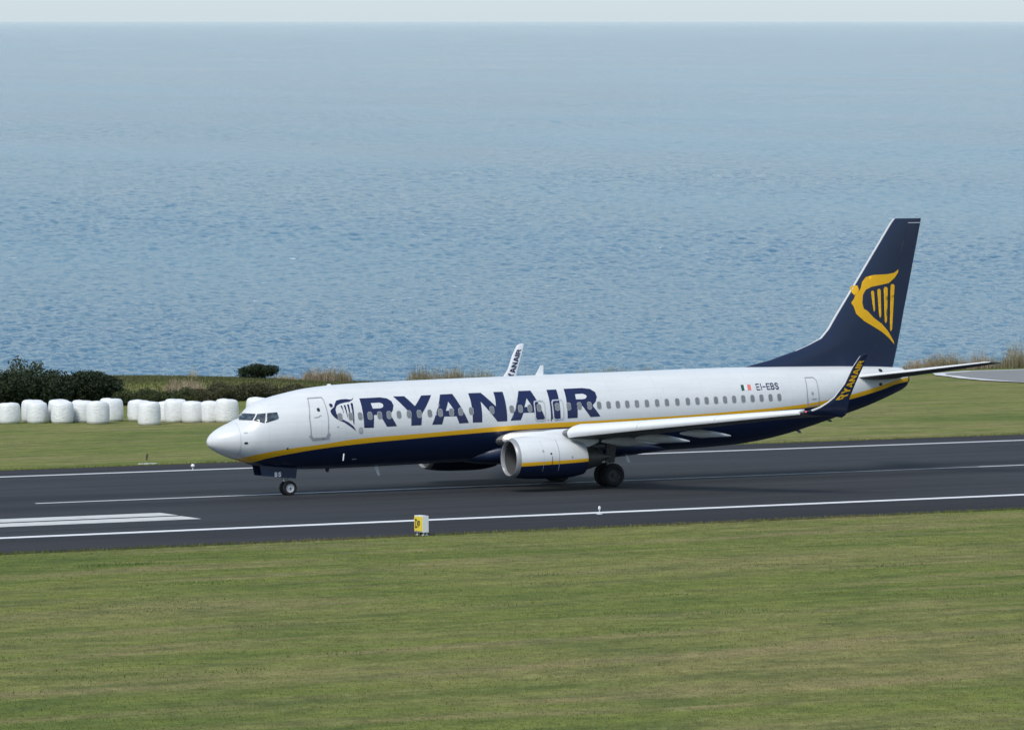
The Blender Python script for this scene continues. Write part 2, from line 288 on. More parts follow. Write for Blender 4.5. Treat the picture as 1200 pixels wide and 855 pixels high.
def build_sea():
    sin, cos = math.sin, math.cos
    """one polar sheet to the horizon, finest towards the open sea; real waves, longest ones reaching farthest"""
    q = TILT @ Vector((-73.7, -185.5, 11.2)); ox, oy = q.x, q.y
    az = np.concatenate([np.linspace(yaw-.15, yaw+.15, 560), np.linspace(yaw+.15, yaw-.15+2*pi, 70)[1:-1]])
    R_ = [300.0]
    while R_[-1] < 150000: R_.append(R_[-1]*(1.0014 if 900 < R_[-1] < 9000 else 1.02 if R_[-1] > 900 else 1.2))
    R_ = np.array(R_); A_, RR = np.meshgrid(az, R_); X = ox+RR*np.sin(A_); Y = oy+RR*np.cos(A_); Z = np.zeros_like(X)
    rg = np.random.default_rng(12); near = (R_ > 850) & (R_ < 12000); ncol = 560
    xs_, ys_, rr_ = X[near][:, :ncol], Y[near][:, :ncol], RR[near][:, :ncol]; zz = np.zeros_like(xs_)
    for i in range(90):
        lam = 3.6*(55/3.6)**((i+.5)/90)*rg.uniform(.9, 1.1); th = 2.2+rg.normal()*.85; k = 2*pi/lam
        amp = .0145*lam**.62*1.12 if lam < 6 else .0105*lam**.72 if lam < 8 else .0105*8**.72*(8/lam)**.60
        fade = np.clip((lam/(rr_*.0014)-1.6)/1.0, 0, 1)
        ph = k*(xs_*cos(th)+ys_*sin(th))+rg.uniform(0, 6.28); zz += amp*fade*(np.sin(ph)+.25*np.cos(2*ph))
    edge = np.clip(np.minimum(np.arange(ncol), ncol-1-np.arange(ncol))/12, 0, 1)[None, :]
    gust = .84+.30*np.sin(xs_*.0021+1.3*np.sin(ys_*.0013))*np.sin(ys_*.0034+.9)+.20*np.sin(xs_*.009+ys_*.004)
    Z[np.ix_(near, np.arange(ncol))] = zz*edge*gust
    V = np.stack([X, Y, Z+SEA_Z], -1).reshape(-1, 3); na, nr = len(az), len(R_)
    i, j = np.meshgrid(np.arange(nr-1), np.arange(na), indexing='ij'); jn = (j+1) % na
    F = np.stack([i*na+j, i*na+jn, (i+1)*na+jn, (i+1)*na+j], -1).reshape(-1, 4)
    me = bpy.data.meshes.new('sea'); n = len(F)
    me.vertices.add(len(V)); me.vertices.foreach_set('co', V.astype(np.float32).ravel())
    me.loops.add(n*4); me.loops.foreach_set('vertex_index', F[:, ::-1].astype(np.int32).ravel())
    me.polygons.add(n); me.polygons.foreach_set('loop_start', np.arange(0, n*4, 4, dtype=np.int32)); me.polygons.foreach_set('loop_total', np.full(n, 4, dtype=np.int32))
    me.polygons.foreach_set('use_smooth', np.ones(n, dtype=bool)); me.update(calc_edges=True); me.materials.append(sea_mat())
    o = bpy.data.objects.new('sea', me); C.objects.link(o); return struct(o)
def struct(o): o['kind'] = 'structure'; return o
build_sea()

# ---------------------------------------------------------------- land: one sheet
def smooth(a, b, x):
    x = min(max((x-a)/(b-a), 0), 1); return x*x*(3-2*x)
_rg = random.Random(4)
_w = [(_rg.uniform(.04, .5), _rg.uniform(.04, .5), _rg.uniform(0, 6.3), _rg.uniform(.3, 1)) for _ in range(14)]
def wob(x, y): return sum(a*sin(x*p+q)*cos(y*s+q*1.7) for p, s, q, a in _w)/5
EDGE = 157.0
def ground_z(x, y):
    z = 0.0
    away = smooth(34, 60, abs(y-1))
    z += away*.035*wob(x*1.3, y*1.3)
    if y > 100:                                   # grassy bank behind the bales, on the left half
        k = 1 - smooth(52, 82, x)
        z += k*(1.30+.14*wob(x*.8, y*.5))*smooth(125, 141+1.5*wob(x, 3), y)
        z += (1-k)*.12*smooth(140, 155, y)
        if x > 112: z -= (1-k)*.12*smooth(140, 155, y)
    e = EDGE + 2.2*wob(x*.5, 9)
    if y > e: z -= 95*smooth(e, e+70, y) + .6*(y-e)
    return z
xs = [-900, -500, -300, -200, -140] + [-100+2*i for i in range(150)] + [210, 240, 300, 400, 600, 900]
ys = [-900, -500, -300, -220, -180] + [-150+3*i for i in range(38)] + [-31.5, 0, 33.5] + [36+3*i for i in range(28)] + [120+1.25*i for i in range(37)] + [170, 180, 195, 215, 240]
xs = sorted(set(xs)); ys = sorted(set(ys))
gm = MB(); nx = len(xs)
gm.add([(x, y, ground_z(x, y) - (.012 if -31 < y < 33 else 0)) for y in ys for x in xs],
       [(j*nx+i, j*nx+i+1, (j+1)*nx+i+1, (j+1)*nx+i) for j in range(len(ys)-1) for i in range(nx-1)])
struct(gm.build('grass_field', M_GRASS, flat_angle=80))

def strip(name, mat, x0, x1, y0, y1, z, wav=0.0, seed=0, step=4.0):
    rg = random.Random(seed); n = max(1, int((x1-x0)/step)); m = MB()
    a = [(x0+(x1-x0)*i/n, y0+(rg.uniform(-wav, wav) if wav else 0), z) for i in range(n+1)]
    b = [(x0+(x1-x0)*i/n, y1+(rg.uniform(-wav, wav) if wav else 0), z) for i in range(n+1)]
    m.add(a+b, [(i, i+1, n+1+i+1, n+1+i) for i in range(n)])
    return struct(m.build(name, mat, smooth=False))
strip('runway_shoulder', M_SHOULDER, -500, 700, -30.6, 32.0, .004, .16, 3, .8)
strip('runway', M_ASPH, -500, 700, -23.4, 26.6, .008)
Z1 = .014
strip('runway_edge_line', M_LINE, -500, 700, -21.85, -20.95, Z1)
strip('runway_edge_line', M_FAR, -500, 700, 24.85, 25.65, Z1)
for a, b, k in ((-8.1, 18.0, M_FAR), (18.0, 42.9, M_WORN), (42.9, 76, M_FAR), (-72, -38, M_FAR), (106, 136, M_FAR)):
    strip('runway_centre_line', k, a, b, .85, 1.30, Z1)
for y0, y1, xe, dx in ((-11.6, -9.35, -6.0, .8), (-14.6, -12.25, -6.1, .9)):
    m = MB(); m.add([(-28, y0, Z1), (xe-dx*0, y0, Z1), (xe, y1, Z1), (-28, y1, Z1)], [(0, 1, 2, 3)])
    struct(m.build('touchdown_marking', M_OLD, smooth=False))
# turning pad at the right end with its white border
def pad_outline(d):
    pts = []
    near = [(250, 99.0), (160, 108.5), (118.5, 114.8), (119.3, 122.5), (121.2, 129.5)]
    far = [(132.8, 147.2), (139.3, 147.4), (160, 148.5), (250, 150)]
    tip = [(123.2, 134.5), (124.2, 138.2), (127.0, 143.2)]
    P_ = near + tip + far
    cx, cy = 170, 131
    n = len(P_)
    out = []
    for i, p in enumerate(P_):
        a = Vector(P_[max(i-1, 0)]); b_ = Vector(P_[min(i+1, n-1)]); tn = (b_-a).normalized(); nn = Vector((tn.y, -tn.x))
        out.append((p[0]+nn.x*d, p[1]+nn.y*d))
    return out
for nm, mt, d, z in (('turning_pad_border', M_FAR, 0.0, .05), ('turning_pad', M_PAD, 1.05, .055)):
    po = pad_outline(d); m = MB()
    n = len(po); h = n//2
    m.add([(x, y, z+.02) for x, y in po], [tuple(range(n))[::-1]])
    struct(m.build(nm, mt, smooth=False))
# ---------------------------------------------------------------- aircraft materials
def curve_z(t, x, pts, z0=0.0, z1=6.0, x1=40.0):
    n = node(t, 'ShaderNodeFloatCurve', {'Value': math_(t, 'DIVIDE', x, x1)})
    cu = n.mapping.curves[0]
    P_ = [(a/x1, (b-z0)/(z1-z0)) for a, b in pts]
    P_ = [(0.0, P_[0][1]-.02)] + P_ + [(1.0, P_[-1][1]+.035)]
    cu.points[0].location = P_[0]; cu.points[1].location = P_[-1]
    for p in P_[1:-1]: cu.points.new(*p)
    for p in cu.points: p.handle_type = 'AUTO'
    n.mapping.update()
    return math_(t, 'ADD', math_(t, 'MULTIPLY', n.outputs[0], z1-z0), z0)
def livery(name, top_fn, bot_fn):
    m, t, b = new_mat(name)
    tc = node(t, 'ShaderNodeTexCoord').outputs['Object']
    s = node(t, 'ShaderNodeSeparateXYZ', {'Vector': tc}); x, z = s.outputs[0], s.outputs[2]
    zt, zb = top_fn(t, x), bot_fn(t, x)
    gt = math_(t, 'GREATER_THAN', z, zt); gb = math_(t, 'GREATER_THAN', z, zb)
    n1 = noise(t, coords(t, (.35, .35, 1.6)), 1.6, 5, .6)
    n2 = noise(t, coords(t, (.12, .12, 5)), 1.0, 4, .6)
    wh = mix(t, ramp(t, n1, [(.3, 0.0), (.75, 1.0)]), (.69, .71, .71), (.62, .65, .655))
    wh = mix(t, .35, wh, ramp(t, n2, [(.3, .86), (.7, 1.04)]), 'MULTIPLY')
    # skin joints every few frames
    fr = math_(t, 'FRACT', math_(t, 'DIVIDE', x, 2.54)); ln = math_(t, 'LESS_THAN', fr, .006)
    wh = mix(t, math_(t, 'MULTIPLY', ln, .34), wh, (.40, .42, .43))
    lap = math_(t, 'LESS_THAN', math_(t, 'FRACT', math_(t, 'DIVIDE', math_(t, 'SUBTRACT', z, math_(t, 'MULTIPLY', x, .0135)), .86)), .014)
    wh = mix(t, math_(t, 'MULTIPLY', lap, .22), wh, (.42, .44, .45))
    gr_ = noise(t, coords(t, (3.0, 3.0, .25)), 1.3, 5, .65)
    wh = mix(t, ramp(t, gr_, [(.56, 0.0), (.74, .16)]), wh, (.42, .42, .40))
    c = mix(t, gb, NAVY, GOLD); c = mix(t, gt, c, wh)
    t.links.new(c, b.inputs['Base Color'])
    t.links.new(math_(t, 'ADD', .26, math_(t, 'MULTIPLY', n1, .16)), b.inputs['Roughness'])
    b.inputs['Coat Weight'].default_value = .08; b.inputs['Coat Roughness'].default_value = .15; b.inputs['Specular IOR Level'].default_value = .35
    return m
M_FUS = livery('fuselage_livery', lambda t, x: curve_z(t, x, STOP), lambda t, x: curve_z(t, x, SBOT))
M_NAC = livery('nacelle_livery', lambda t, x: math_(t, 'ADD', math_(t, 'MULTIPLY', x, .028), 1.055), lambda t, x: math_(t, 'ADD', math_(t, 'MULTIPLY', x, .034), .795))
M_NAVY = plain('navy_paint', NAVY, .35, coat=.12); M_GOLD = plain('gold_paint', GOLD, .5, spec=.25); M_WHITE = plain('white_paint', WHITE, .32, coat=.2)
M_LETTER = plain('lettering_navy', (.010, .017, .070), .32, var=.12, scale=1.5)
M_WING = plain('wing_shaded_grey', (.17, .175, .18), .5, var=.15, scale=.8); M_TAILP = plain('tailplane_shaded_grey', (.075, .078, .09), .5, var=.15); M_FAIR = plain('fairing_grey', (.52, .53, .54), .45, var=.12, scale=2.0); M_SLAT = plain('slat_white', (.72, .74, .75), .28, var=.06)  # wing and tailplane greys set darker: underside shade is put into the colour
M_METAL = plain('bare_metal', (.62, .63, .64), .28, metal=.85, var=.08); M_LIP = plain('polished_lip', (.30, .31, .32), .42, metal=.25)
M_DARKM = plain('burnt_metal', (.10, .095, .09), .5, metal=.6, var=.25); M_DUCT = plain('duct_grey', (.07, .073, .077), .5); M_FAN = plain('fan_blades', (.03, .031, .033), .4, metal=.5)
M_TYRE = plain('tyre_rubber', (.018, .018, .019), .85, var=.25, scale=12); M_RIM = plain('rim_white', (.55, .56, .56), .4, var=.1); M_RIMD = plain('sooty_rim', (.055, .053, .05), .6, var=.3, scale=9)
M_STRUT = plain('gear_strut_grey', (.38, .39, .38), .4, var=.15); M_WINDOW = plain('cabin_window', (.20, .215, .22), .25, var=.3, scale=2.2)
M_WFRAME = plain('window_frame', (.40, .42, .43), .4); M_LINEGREY = plain('door_outline_grey', (.33, .35, .38), .5); M_LINEPALE = plain('exit_outline_pale', (.47, .50, .54), .4)
M_BLACK = plain('black_detail', (.02, .02, .022), .5)
M_GREEN = plain('flag_green', (.012, .085, .060), .5); M_ORANGE = plain('flag_orange', (.75, .19, .15), .5)
def glass_mat():
    m, t, b = new_mat('cockpit_glass')
    n1 = noise(t, coords(t), 2.6, 4, .7)
    t.links.new(ramp(t, n1, [(.42, (.012, .018, .024)), (.68, (.07, .10, .12))]), b.inputs['Base Color'])
    b.inputs['Roughness'].default_value = .08; b.inputs['Coat Weight'].default_value = .6; b.inputs['Coat Roughness'].default_value = .03
    return m
M_GLASS = glass_mat()
def lamp_mat(name, col, s, base=(.6, .6, .55)):
    m, t, b = new_mat(name); b.inputs['Base Color'].default_value = (*base, 1); b.inputs['Roughness'].default_value = .2
    b.inputs['Emission Color'].default_value = (*col, 1); b.inputs['Emission Strength'].default_value = s
    return m
M_LAMP = lamp_mat('landing_lamp_lit', (1, .82, .5), 2.5); M_RED = lamp_mat('red_lens', (1, .12, .08), .7, (.6, .05, .04)); M_LENS = plain('clear_lens', (.75, .76, .76), .15)

# ---------------------------------------------------------------- decals laid on a skin
def inside(p, loop):
    r = False; x, y = p; n = len(loop); j = n-1
    for i in range(n):
        xi, yi = loop[i]; xj, yj = loop[j]
        if (yi > y) != (yj > y) and x < (xj-xi)*(y-yi)/(yj-yi)+xi: r = not r
        j = i
    return r
def decal(name, shapes, mat, parent, skin, eps=.008, grid=.16, side=-1):
    """shapes: list of [outer, hole, ...] loops in skin coordinates; skin(u, v) -> (point, normal)"""
    m = MB()
    for si, shape in enumerate(shapes):
        vs_, es = [], []
        for loop in shape:
            dense = []
            for a, b in zip(loop, loop[1:]+loop[:1]):
                n = max(1, int(math.hypot(b[0]-a[0], b[1]-a[1])/grid))
                dense += [(a[0]+(b[0]-a[0])*k/n, a[1]+(b[1]-a[1])*k/n) for k in range(n)]
            o = len(vs_); vs_ += dense; es += [(o+i, o+(i+1) % len(dense)) for i in range(len(dense))]
        x0, x1 = min(p[0] for p in shape[0]), max(p[0] for p in shape[0]); y0, y1 = min(p[1] for p in shape[0]), max(p[1] for p in shape[0])
        for i in range(int((x1-x0)/grid)+1):
            for j in range(int((y1-y0)/grid)+1):
                p = (x0+(i+.5)*grid, y0+(j+.5)*grid)
                if inside(p, shape[0]) and not any(inside(p, h) for h in shape[1:]): vs_.append(p)
        r = geometry.delaunay_2d_cdt([Vector(p) for p in vs_], es, [], 0, 1e-6)
        co, fc = r[0], r[2]
        keep = []
        for f in fc:
            c = sum((co[i] for i in f), Vector((0, 0)))/len(f)
            if inside(c, shape[0]) and not any(inside(c, h) for h in shape[1:]): keep.append(tuple(f))
        pts = []
        for p in co:
            q, nn = skin(p.x, p.y); pts.append(Vector(q)+Vector(nn)*(eps+.0006*si))
        m.add(pts, keep)
    me = bpy.data.meshes.new(name); me.from_pydata(m.v, [], m.f); me.materials.append(mat)
    me.polygons.foreach_set('use_smooth', [True]*len(me.polygons))
    o = bpy.data.objects.new(name, me); C.objects.link(o); put(o, parent); return o
def skin_body(x, z, s=-1):
    y = body_y(x, z); e = .02
    n = Vector((-(body_y(x+e, z)-body_y(max(x-e, .001), z))/(2*e)*1.0, 1.0, -(body_y(x, z+e)-body_y(x, z-e))/(2*e))).normalized()
    return (x, s*y, z), (n.x, s*n.y, n.z)
def skin_fin(x, z, s=-1): return (x, s*fin_y(x, z), z), (0, s, 0)
def rrect(cx, cy, w, h, r, n=4, skew=0.0):
    out = []
    for qx, qy, a0 in ((1, 1, 0), (-1, 1, 90), (-1, -1, 180), (1, -1, 270)):
        for k in range(n+1):
            a = radians(a0+90*k/n); px = qx*(w/2-r)+r*cos(a); py = qy*(h/2-r)+r*sin(a); out.append((cx+px+skew*py, cy+py))
    return out
def ring(loop, t):
    cx = sum(p[0] for p in loop)/len(loop); cy = sum(p[1] for p in loop)/len(loop)
    w = max(p[0] for p in loop)-min(p[0] for p in loop); h = max(p[1] for p in loop)-min(p[1] for p in loop)
    return [loop, [(cx+(p[0]-cx)*(1-2*t/w), cy+(p[1]-cy)*(1-2*t/h)) for p in loop]]

# ---------------------------------------------------------------- the airliner
plane = empty('airliner', (19.6, 0, 0.0), 'white and navy twin jet airliner with yellow stripe rolling along the runway', 'airplane')
f = MB(); NS = 96; st = [.0004, .002, .006, .015, .03, .05, .08, .12, .17, .23, .3, .4, .5, .62, .75, .9, 1.05, 1.2, 1.35] + [1.5+.04*i for i in range(34)] + [ 3.0, 3.25, 3.5, 3.8, 4.2, 4.6, 5.0, 5.5, 6, 6.6, 7.2, 8] \
    + [8.6+.6*i for i in range(28)] + [25.2+.3*i for i in range(42)] + [37.75, 37.85, 37.95]
rings = []
for x in sorted(set(st)):
    zb, zt, hw = body(x); zc = (zb+zt)/2; r = (zt-zb)/2
    rings.append([(x, hw*cos(2*pi*k/NS), zc+r*sin(2*pi*k/NS)) for k in range(NS)])
f.loft(rings); fus = f.build('fuselage', M_FUS, plane, flat_angle=60)
nz = MB(); nz.lathe([(0, .20), (.16, .17), (.17, .12), (.02, .11)], (37.93, 0, 4.66), 'x', 20, cap=True); nz.build('exhaust_outlet', M_DARKM, fus)
wf = MB(); rings = []                                              # wing to body fairing
for x, hw, z0, z1 in ((12.9, .4, 1.36, 1.6), (13.4, .95, 1.24, 1.85), (14.0, 1.40, 1.16, 2.1), (15, 1.78, 1.11, 2.45), (16.2, 1.92, 1.10, 2.6), (19, 1.92, 1.14, 2.6), (21, 1.85, 1.24, 2.45), (22.4, 1.5, 1.36, 2.2), (23.4, .95, 1.44, 1.9), (24.2, .4, 1.50, 1.7)):
    zc, r = (z0+z1)/2, (z1-z0)/2
    rings.append([(x, hw*math.copysign(abs(cos(2*pi*k/40))**.75, cos(2*pi*k/40)), zc+r*math.copysign(abs(sin(2*pi*k/40))**.8, sin(2*pi*k/40))) for k in range(40)])
wf.loft(rings); wf.build('belly_fairing', M_NAVY, fus)
decal('lettering', [LET[k] for k in ('R1', 'Y', 'A1', 'N', 'A2', 'I', 'R2')], M_LETTER, fus, skin_body, .006)
decal('emblem', EMB, M_LETTER, fus, skin_body, .006)
for i, (x, z) in enumerate(WIN):
    o = decal('window', [[rrect(x, z, .25, .375, .105)]], M_WFRAME, fus, skin_body, .010)
    decal('pane', [[rrect(x, z, .215, .34, .095)]], M_WINDOW, fus, skin_body, .013, .2).name = 'window_pane'
for k, w, mt in (('front', .045, M_LINEGREY), ('exit1', .06, M_LINEPALE), ('exit2', .06, M_LINEPALE), ('aft', .045, M_LINEGREY)):
    o = decal('cabin_door' if k in ('front', 'aft') else 'overwing_exit', [ring(DOOR[k], w)], mt, fus, skin_body, .016, .12)
decal('door_sill', [[[(4.48, 2.86), (4.62, 2.70), (5.34, 2.74), (5.44, 2.95), (5.50, 2.93), (5.42, 2.68), (4.60, 2.63), (4.43, 2.84)]]], M_LINEGREY, fus, skin_body, .020, .12)
decal('door_window', [[rrect(SPOT['doorwin'][0], SPOT['doorwin'][1], .14, .17, .06)]], M_BLACK, fus, skin_body, .012)
decal('door_handle', [[[(4.74, 3.70), (4.98, 3.73), (5.0, 3.78), (5.1, 3.79), (5.1, 3.75), (5.02, 3.74), (4.99, 3.69), (4.74, 3.66)]]], M_LINEGREY, fus, skin_body, .012)
decal('door_handle', [[[(31.62, 3.86), (31.9, 3.87), (31.9, 3.82), (31.62, 3.81)]]], M_LINEGREY, fus, skin_body, .012)
decal('door_window', [[rrect(31.68, 4.12, .13, .16, .05)]], M_LINEGREY, fus, skin_body, .012)
for k in ('c1', 'c2', 'c3'): decal('cockpit_window', [[COCK[k]]], M_GLASS, fus, skin_body, .022, .05)
for k in ('c1', 'c2'): decal('cockpit_window', [[COCK[k]]], M_GLASS, fus, lambda x, z: skin_body(x, z, 1), .022, .05)
cz = [(1.877, 3.916), (2.2, 3.90), (2.526, 3.928), (3.039, 3.961), (3.10, 3.70), (3.0, 3.62), (2.40, 3.455), (1.93, 3.575), (1.46, 3.60), (1.84, 3.935)]
decal('port_cover', [[rrect(*SPOT['cover'], .20, .30, .09)]], M_LINEGREY, fus, skin_body, .012)
decal('port_cover', [[rrect(*SPOT['cover'], .12, .22, .055)]], M_WFRAME, fus, skin_body, .016)
decal('nose_seam', [[[(1.27, 3.5), (1.295, 3.5), (1.295, 1.95), (1.27, 1.95)]]], M_LINEPALE, fus, skin_body, .008, .05)
for p, w, h in ((SPOT['probe1'], .17, .10), (SPOT['probe2'], .16, .04), (SPOT['static'], .09, .09), (SPOT['mark1'], .10, .05)):
    decal('sensor_port', [[rrect(p[0], p[1], w, h, min(w, h)*.45)]], M_BLACK if w > .08 and h > .05 else M_LINEGREY, fus, skin_body, .010)
for (x, z), (a, b) in zip(((17.02, 3.23), (16.85, 3.24)), ((.05, .09), (.06, .03))):
    decal('sensor_port', [[rrect(x, z, a, b, .01)]], M_BLACK, fus, skin_body, .010)
# flag and registration
for sh, mt in zip(FLAG, (M_GREEN, M_WHITE, M_ORANGE)): decal('flag_stripe', [[sh]], mt, fus, skin_body, .007)
def strokes(lines, w):
    out = []
    for (x0, y0), (x1, y1) in lines:
        d = Vector((x1-x0, y1-y0)).normalized(); n = Vector((-d.y, d.x))*w/2; a = Vector((x0, y0))-d*w/2; b = Vector((x1, y1))+d*w/2
        out.append([[tuple(a+n), tuple(a-n), tuple(b-n), tuple(b+n)]])
    return out
GL = {'E': [((0,0),(0,1)), ((0,1),(.8,1)), ((0,.5),(.7,.5)), ((0,0),(.8,0))], 'I': [((.1,0),(.1,1))], '-': [((.05,.5),(.75,.5))],
 'B': [((0,0),(0,1)), ((0,1),(.6,1)), ((.6,1),(.72,.76)), ((.72,.76),(.6,.52)), ((0,.52),(.6,.52)), ((.6,.52),(.8,.27)), ((.8,.27),(.6,0)), ((0,0),(.6,0))],
 'S': [((.8,.85),(.6,1)), ((.6,1),(.2,1)), ((.2,1),(0,.78)), ((0,.78),(.2,.55)), ((.2,.55),(.6,.47)), ((.6,.47),(.8,.25)), ((.8,.25),(.6,0)), ((.6,0),(.2,0)), ((.2,0),(0,.15))]}
def word(txt, x, z, h, adv, w, slope=0.0, lean=0.0):
    out = []
    for ch in txt:
        L_ = [((x+h*(a[0]*.72+lean*a[1]), z+h*a[1]), (x+h*(b[0]*.72+lean*b[1]), z+h*b[1])) for a, b in GL[ch]]
        out += strokes(L_, w); d = adv*(.45 if ch == 'I' else 1)*h; x += d; z += slope*d
    return out
decal('registration', word('EI-EBS', 28.47, 4.385, .27, .90, .05, .012), M_LETTER, fus, skin_body, .007, .3)
def blade(name, x0, x1, z0, z1, y, sweep, mat, tip=.5, th=.02, parent=fus):
    m = MB(); r = []
    for s in (0, 1):
        a = x0+sweep*s; b = a+(x1-x0)*(1-s*(1-tip)); z = z0+(z1-z0)*s; q = th*(1-.5*s)
        r.append([(a, y, z), ((a+b)/2, y-q, z), (b, y, z), ((a+b)/2, y+q, z)])
    m.loft(r); return m.build(name, mat, parent)
blade('antenna', 17.10, 17.55, 5.33, 5.82, 0, .30, M_WHITE, .35); blade('antenna', 6.1, 6.4, 5.10, 5.19, 0, .06, M_WHITE); blade('antenna', 5.95, 6.2, 1.22, 1.02, 0, .08, M_NAVY)
blade('antenna', 8.42, 8.62, 1.24, .78, -.15, .22, M_SLAT, .55); blade('antenna', 31.5, 31.8, 2.25, 2.10, 0, .25, M_WING); blade('antenna', 33.3, 33.6, 2.72, 2.62, 0, .2, M_NAVY)
blade('drain_mast', 21.25, 21.5, 1.5, 1.02, -1.0, .30, M_SLAT, .6, .04); blade('drain_mast', 6.22, 6.3, 1.95, 1.62, -1.62, -.04, M_WHITE, .8, .03)
decal('vent', [[rrect(6.95, 1.66, .24, .05, .02)]], M_WFRAME, fus, skin_body, .01)

# fin, with dorsal fillet, bright leading edge and emblem
def airfoil(le, te, th, nvec, n=18, c0=0.0, c1=1.0, grow=0.0, camber=0.0, low=1.0):
    le, te, nv = Vector(le), Vector(te), Vector(nvec); L = []
    cs = [c0+(c1-c0)*(1-cos(pi*k/n))/2 for k in range(n+1)]
    for c in cs[::-1]: L.append(le+(te-le)*c+nv*(th*yt(c)+grow+camber*th*4*c*(1-c)))
    for c in cs[1:-1] if c0 == 0 else cs:
        c = c*low; L.append(le+(te-le)*c-nv*(th*yt(c)+grow-camber*th*4*c*(1-c)))
    return L
fb = MB().loft([airfoil((a[1], 0, a[0]), (a[2], 0, a[0]), a[3], (0, 1, 0)) for a in FIN]); fin = fb.build('tail_fin', M_NAVY, plane)
MB().loft([airfoil((a[1]-.01, 0, a[0]), (a[2], 0, a[0]), a[3], (0, 1, 0), 8, 0, (.085 if a[0] > 6.6 else .04)/(a[2]-a[1]), .005) for a in FIN[3:]]).build('leading_edge', M_FAIR, fin)
decal('emblem', TAIL, M_GOLD, fin, skin_fin, .014)
decal('rudder_gap', [[[(35.95, 5.6), (35.975, 5.6), (38.11, 12.3), (38.085, 12.3)]]], M_BLACK, fin, skin_fin, .003, .4)
decal('fin_tip_line', [[[(38.15, 12.52), (38.9, 12.52), (38.9, 12.56), (38.15, 12.56)]]], M_LINEPALE, fin, skin_fin, .006, .4)

def both(fn):
    for s in (-1, 1): fn(s)
def stab(s):
    S = [(.35, 33.9, 37.35, 4.76, .20), (.75, 34.55, 37.5, 4.85, .17), (3.5, 36.35, 38.35, 5.17, .12), (6.9, 38.15, 39.2, 5.58, .055), (7.1, 38.5, 39.2, 5.61, .03)]
    o = MB().loft([airfoil((a, s*y, z), (b, s*y, z-.05), th, (0, 0, 1)) for y, a, b, z, th in S]).build('tailplane', M_TAILP, plane)
    MB().loft([airfoil((a-.01, s*y, z), (b, s*y, z-.05), th, (0, 0, 1), 10, 0, .13, .006, low=.08) for y, a, b, z, th in S[1:]]).build('leading_edge', M_SLAT, o)
    q = MB().tube([(38.4, s*5.6, 5.42), (39.35, s*5.6, 5.4)], .015, 6)
both(stab)
for x, z in ((36.2, 5.13), (36.0, 4.45)): decal('sensor_port', [[rrect(x, z, .22, .15, .06)]], M_BLACK, fus, skin_body, .012, .05)

# wings
WG = [ # y, xLE, zLE, xTE, zTE, half thickness
(1.0, 13.6, 2.30, 21.5, 2.10, .46), (1.75, 14.25, 2.37, 21.3, 2.16, .44), (4.0, 15.55, 2.60, 20.75, 2.36, .33), (5.7, 16.32, 2.80, 20.4, 2.56, .255), (6.2, 16.55, 2.84, 20.55, 2.60, .245),
(9.0, 18.02, 3.11, 21.45, 2.93, .195), (13.0, 20.15, 3.49, 22.75, 3.36, .145), (16.6, 22.05, 3.84, 23.92, 3.66, .105), (17.0, 22.3, 3.87, 24.05, 3.66, .10)]
def wing_at(y):
    for a, b in zip(WG, WG[1:]):
        if y <= b[0]:
            t = (y-a[0])/(b[0]-a[0]); return [a[i]+t*(b[i]-a[i]) for i in range(6)]
    return list(WG[-1])
WL = [ # winglet: xLE, y, zLE, xTE, yTE, zTE, half thickness
(22.3, 17.0, 3.87, 24.05, 17.0, 3.64, .085), (22.62, 17.2, 3.96, 24.22, 17.18, 3.58, .09), (22.95, 17.36, 4.10, 24.34, 17.34, 3.70, .08), (23.3, 17.45, 4.30, 24.40, 17.44, 4.08, .07), (23.62, 17.5, 4.52, 24.46, 17.5, 4.48, .06),
(24.12, 17.62, 5.13, 24.70, 17.62, 5.13, .045), (24.48, 17.77, 5.90, 25.02, 17.77, 5.90, .035), (24.80, 17.88, 6.38, 25.2, 17.88, 6.42, .025), (24.98, 17.9, 6.46, 25.2, 17.9, 6.47, .012)]
UF = { # block capitals in a unit box: loops, width
'R': ([[(0,1),(.72,1),(.92,.93),(1,.76),(.96,.58),(.8,.45),(1.08,0),(.76,0),(.52,.42),(.3,.42),(.3,0),(0,0)], [(.3,.8),(.62,.8),(.7,.72),(.62,.62),(.3,.62)]], 1.14),
'Y': ([[(0,1),(.34,1),(.56,.62),(.78,1),(1.12,1),(.71,.40),(.71,0),(.41,0),(.41,.40)]], 1.12), 'A': ([[(.40,1),(.76,1),(1.16,0),(.84,0),(.77,.22),(.39,.22),(.32,0),(0,0)], [(.58,.80),(.70,.42),(.46,.42)]], 1.2),
'N': ([[(0,1),(.34,1),(.80,.42),(.80,1),(1.08,1),(1.08,0),(.76,0),(.29,.60),(.29,0),(0,0)]], 1.2), 'I': ([[(0,1),(.31,1),(.31,0),(0,0)]], .44)}
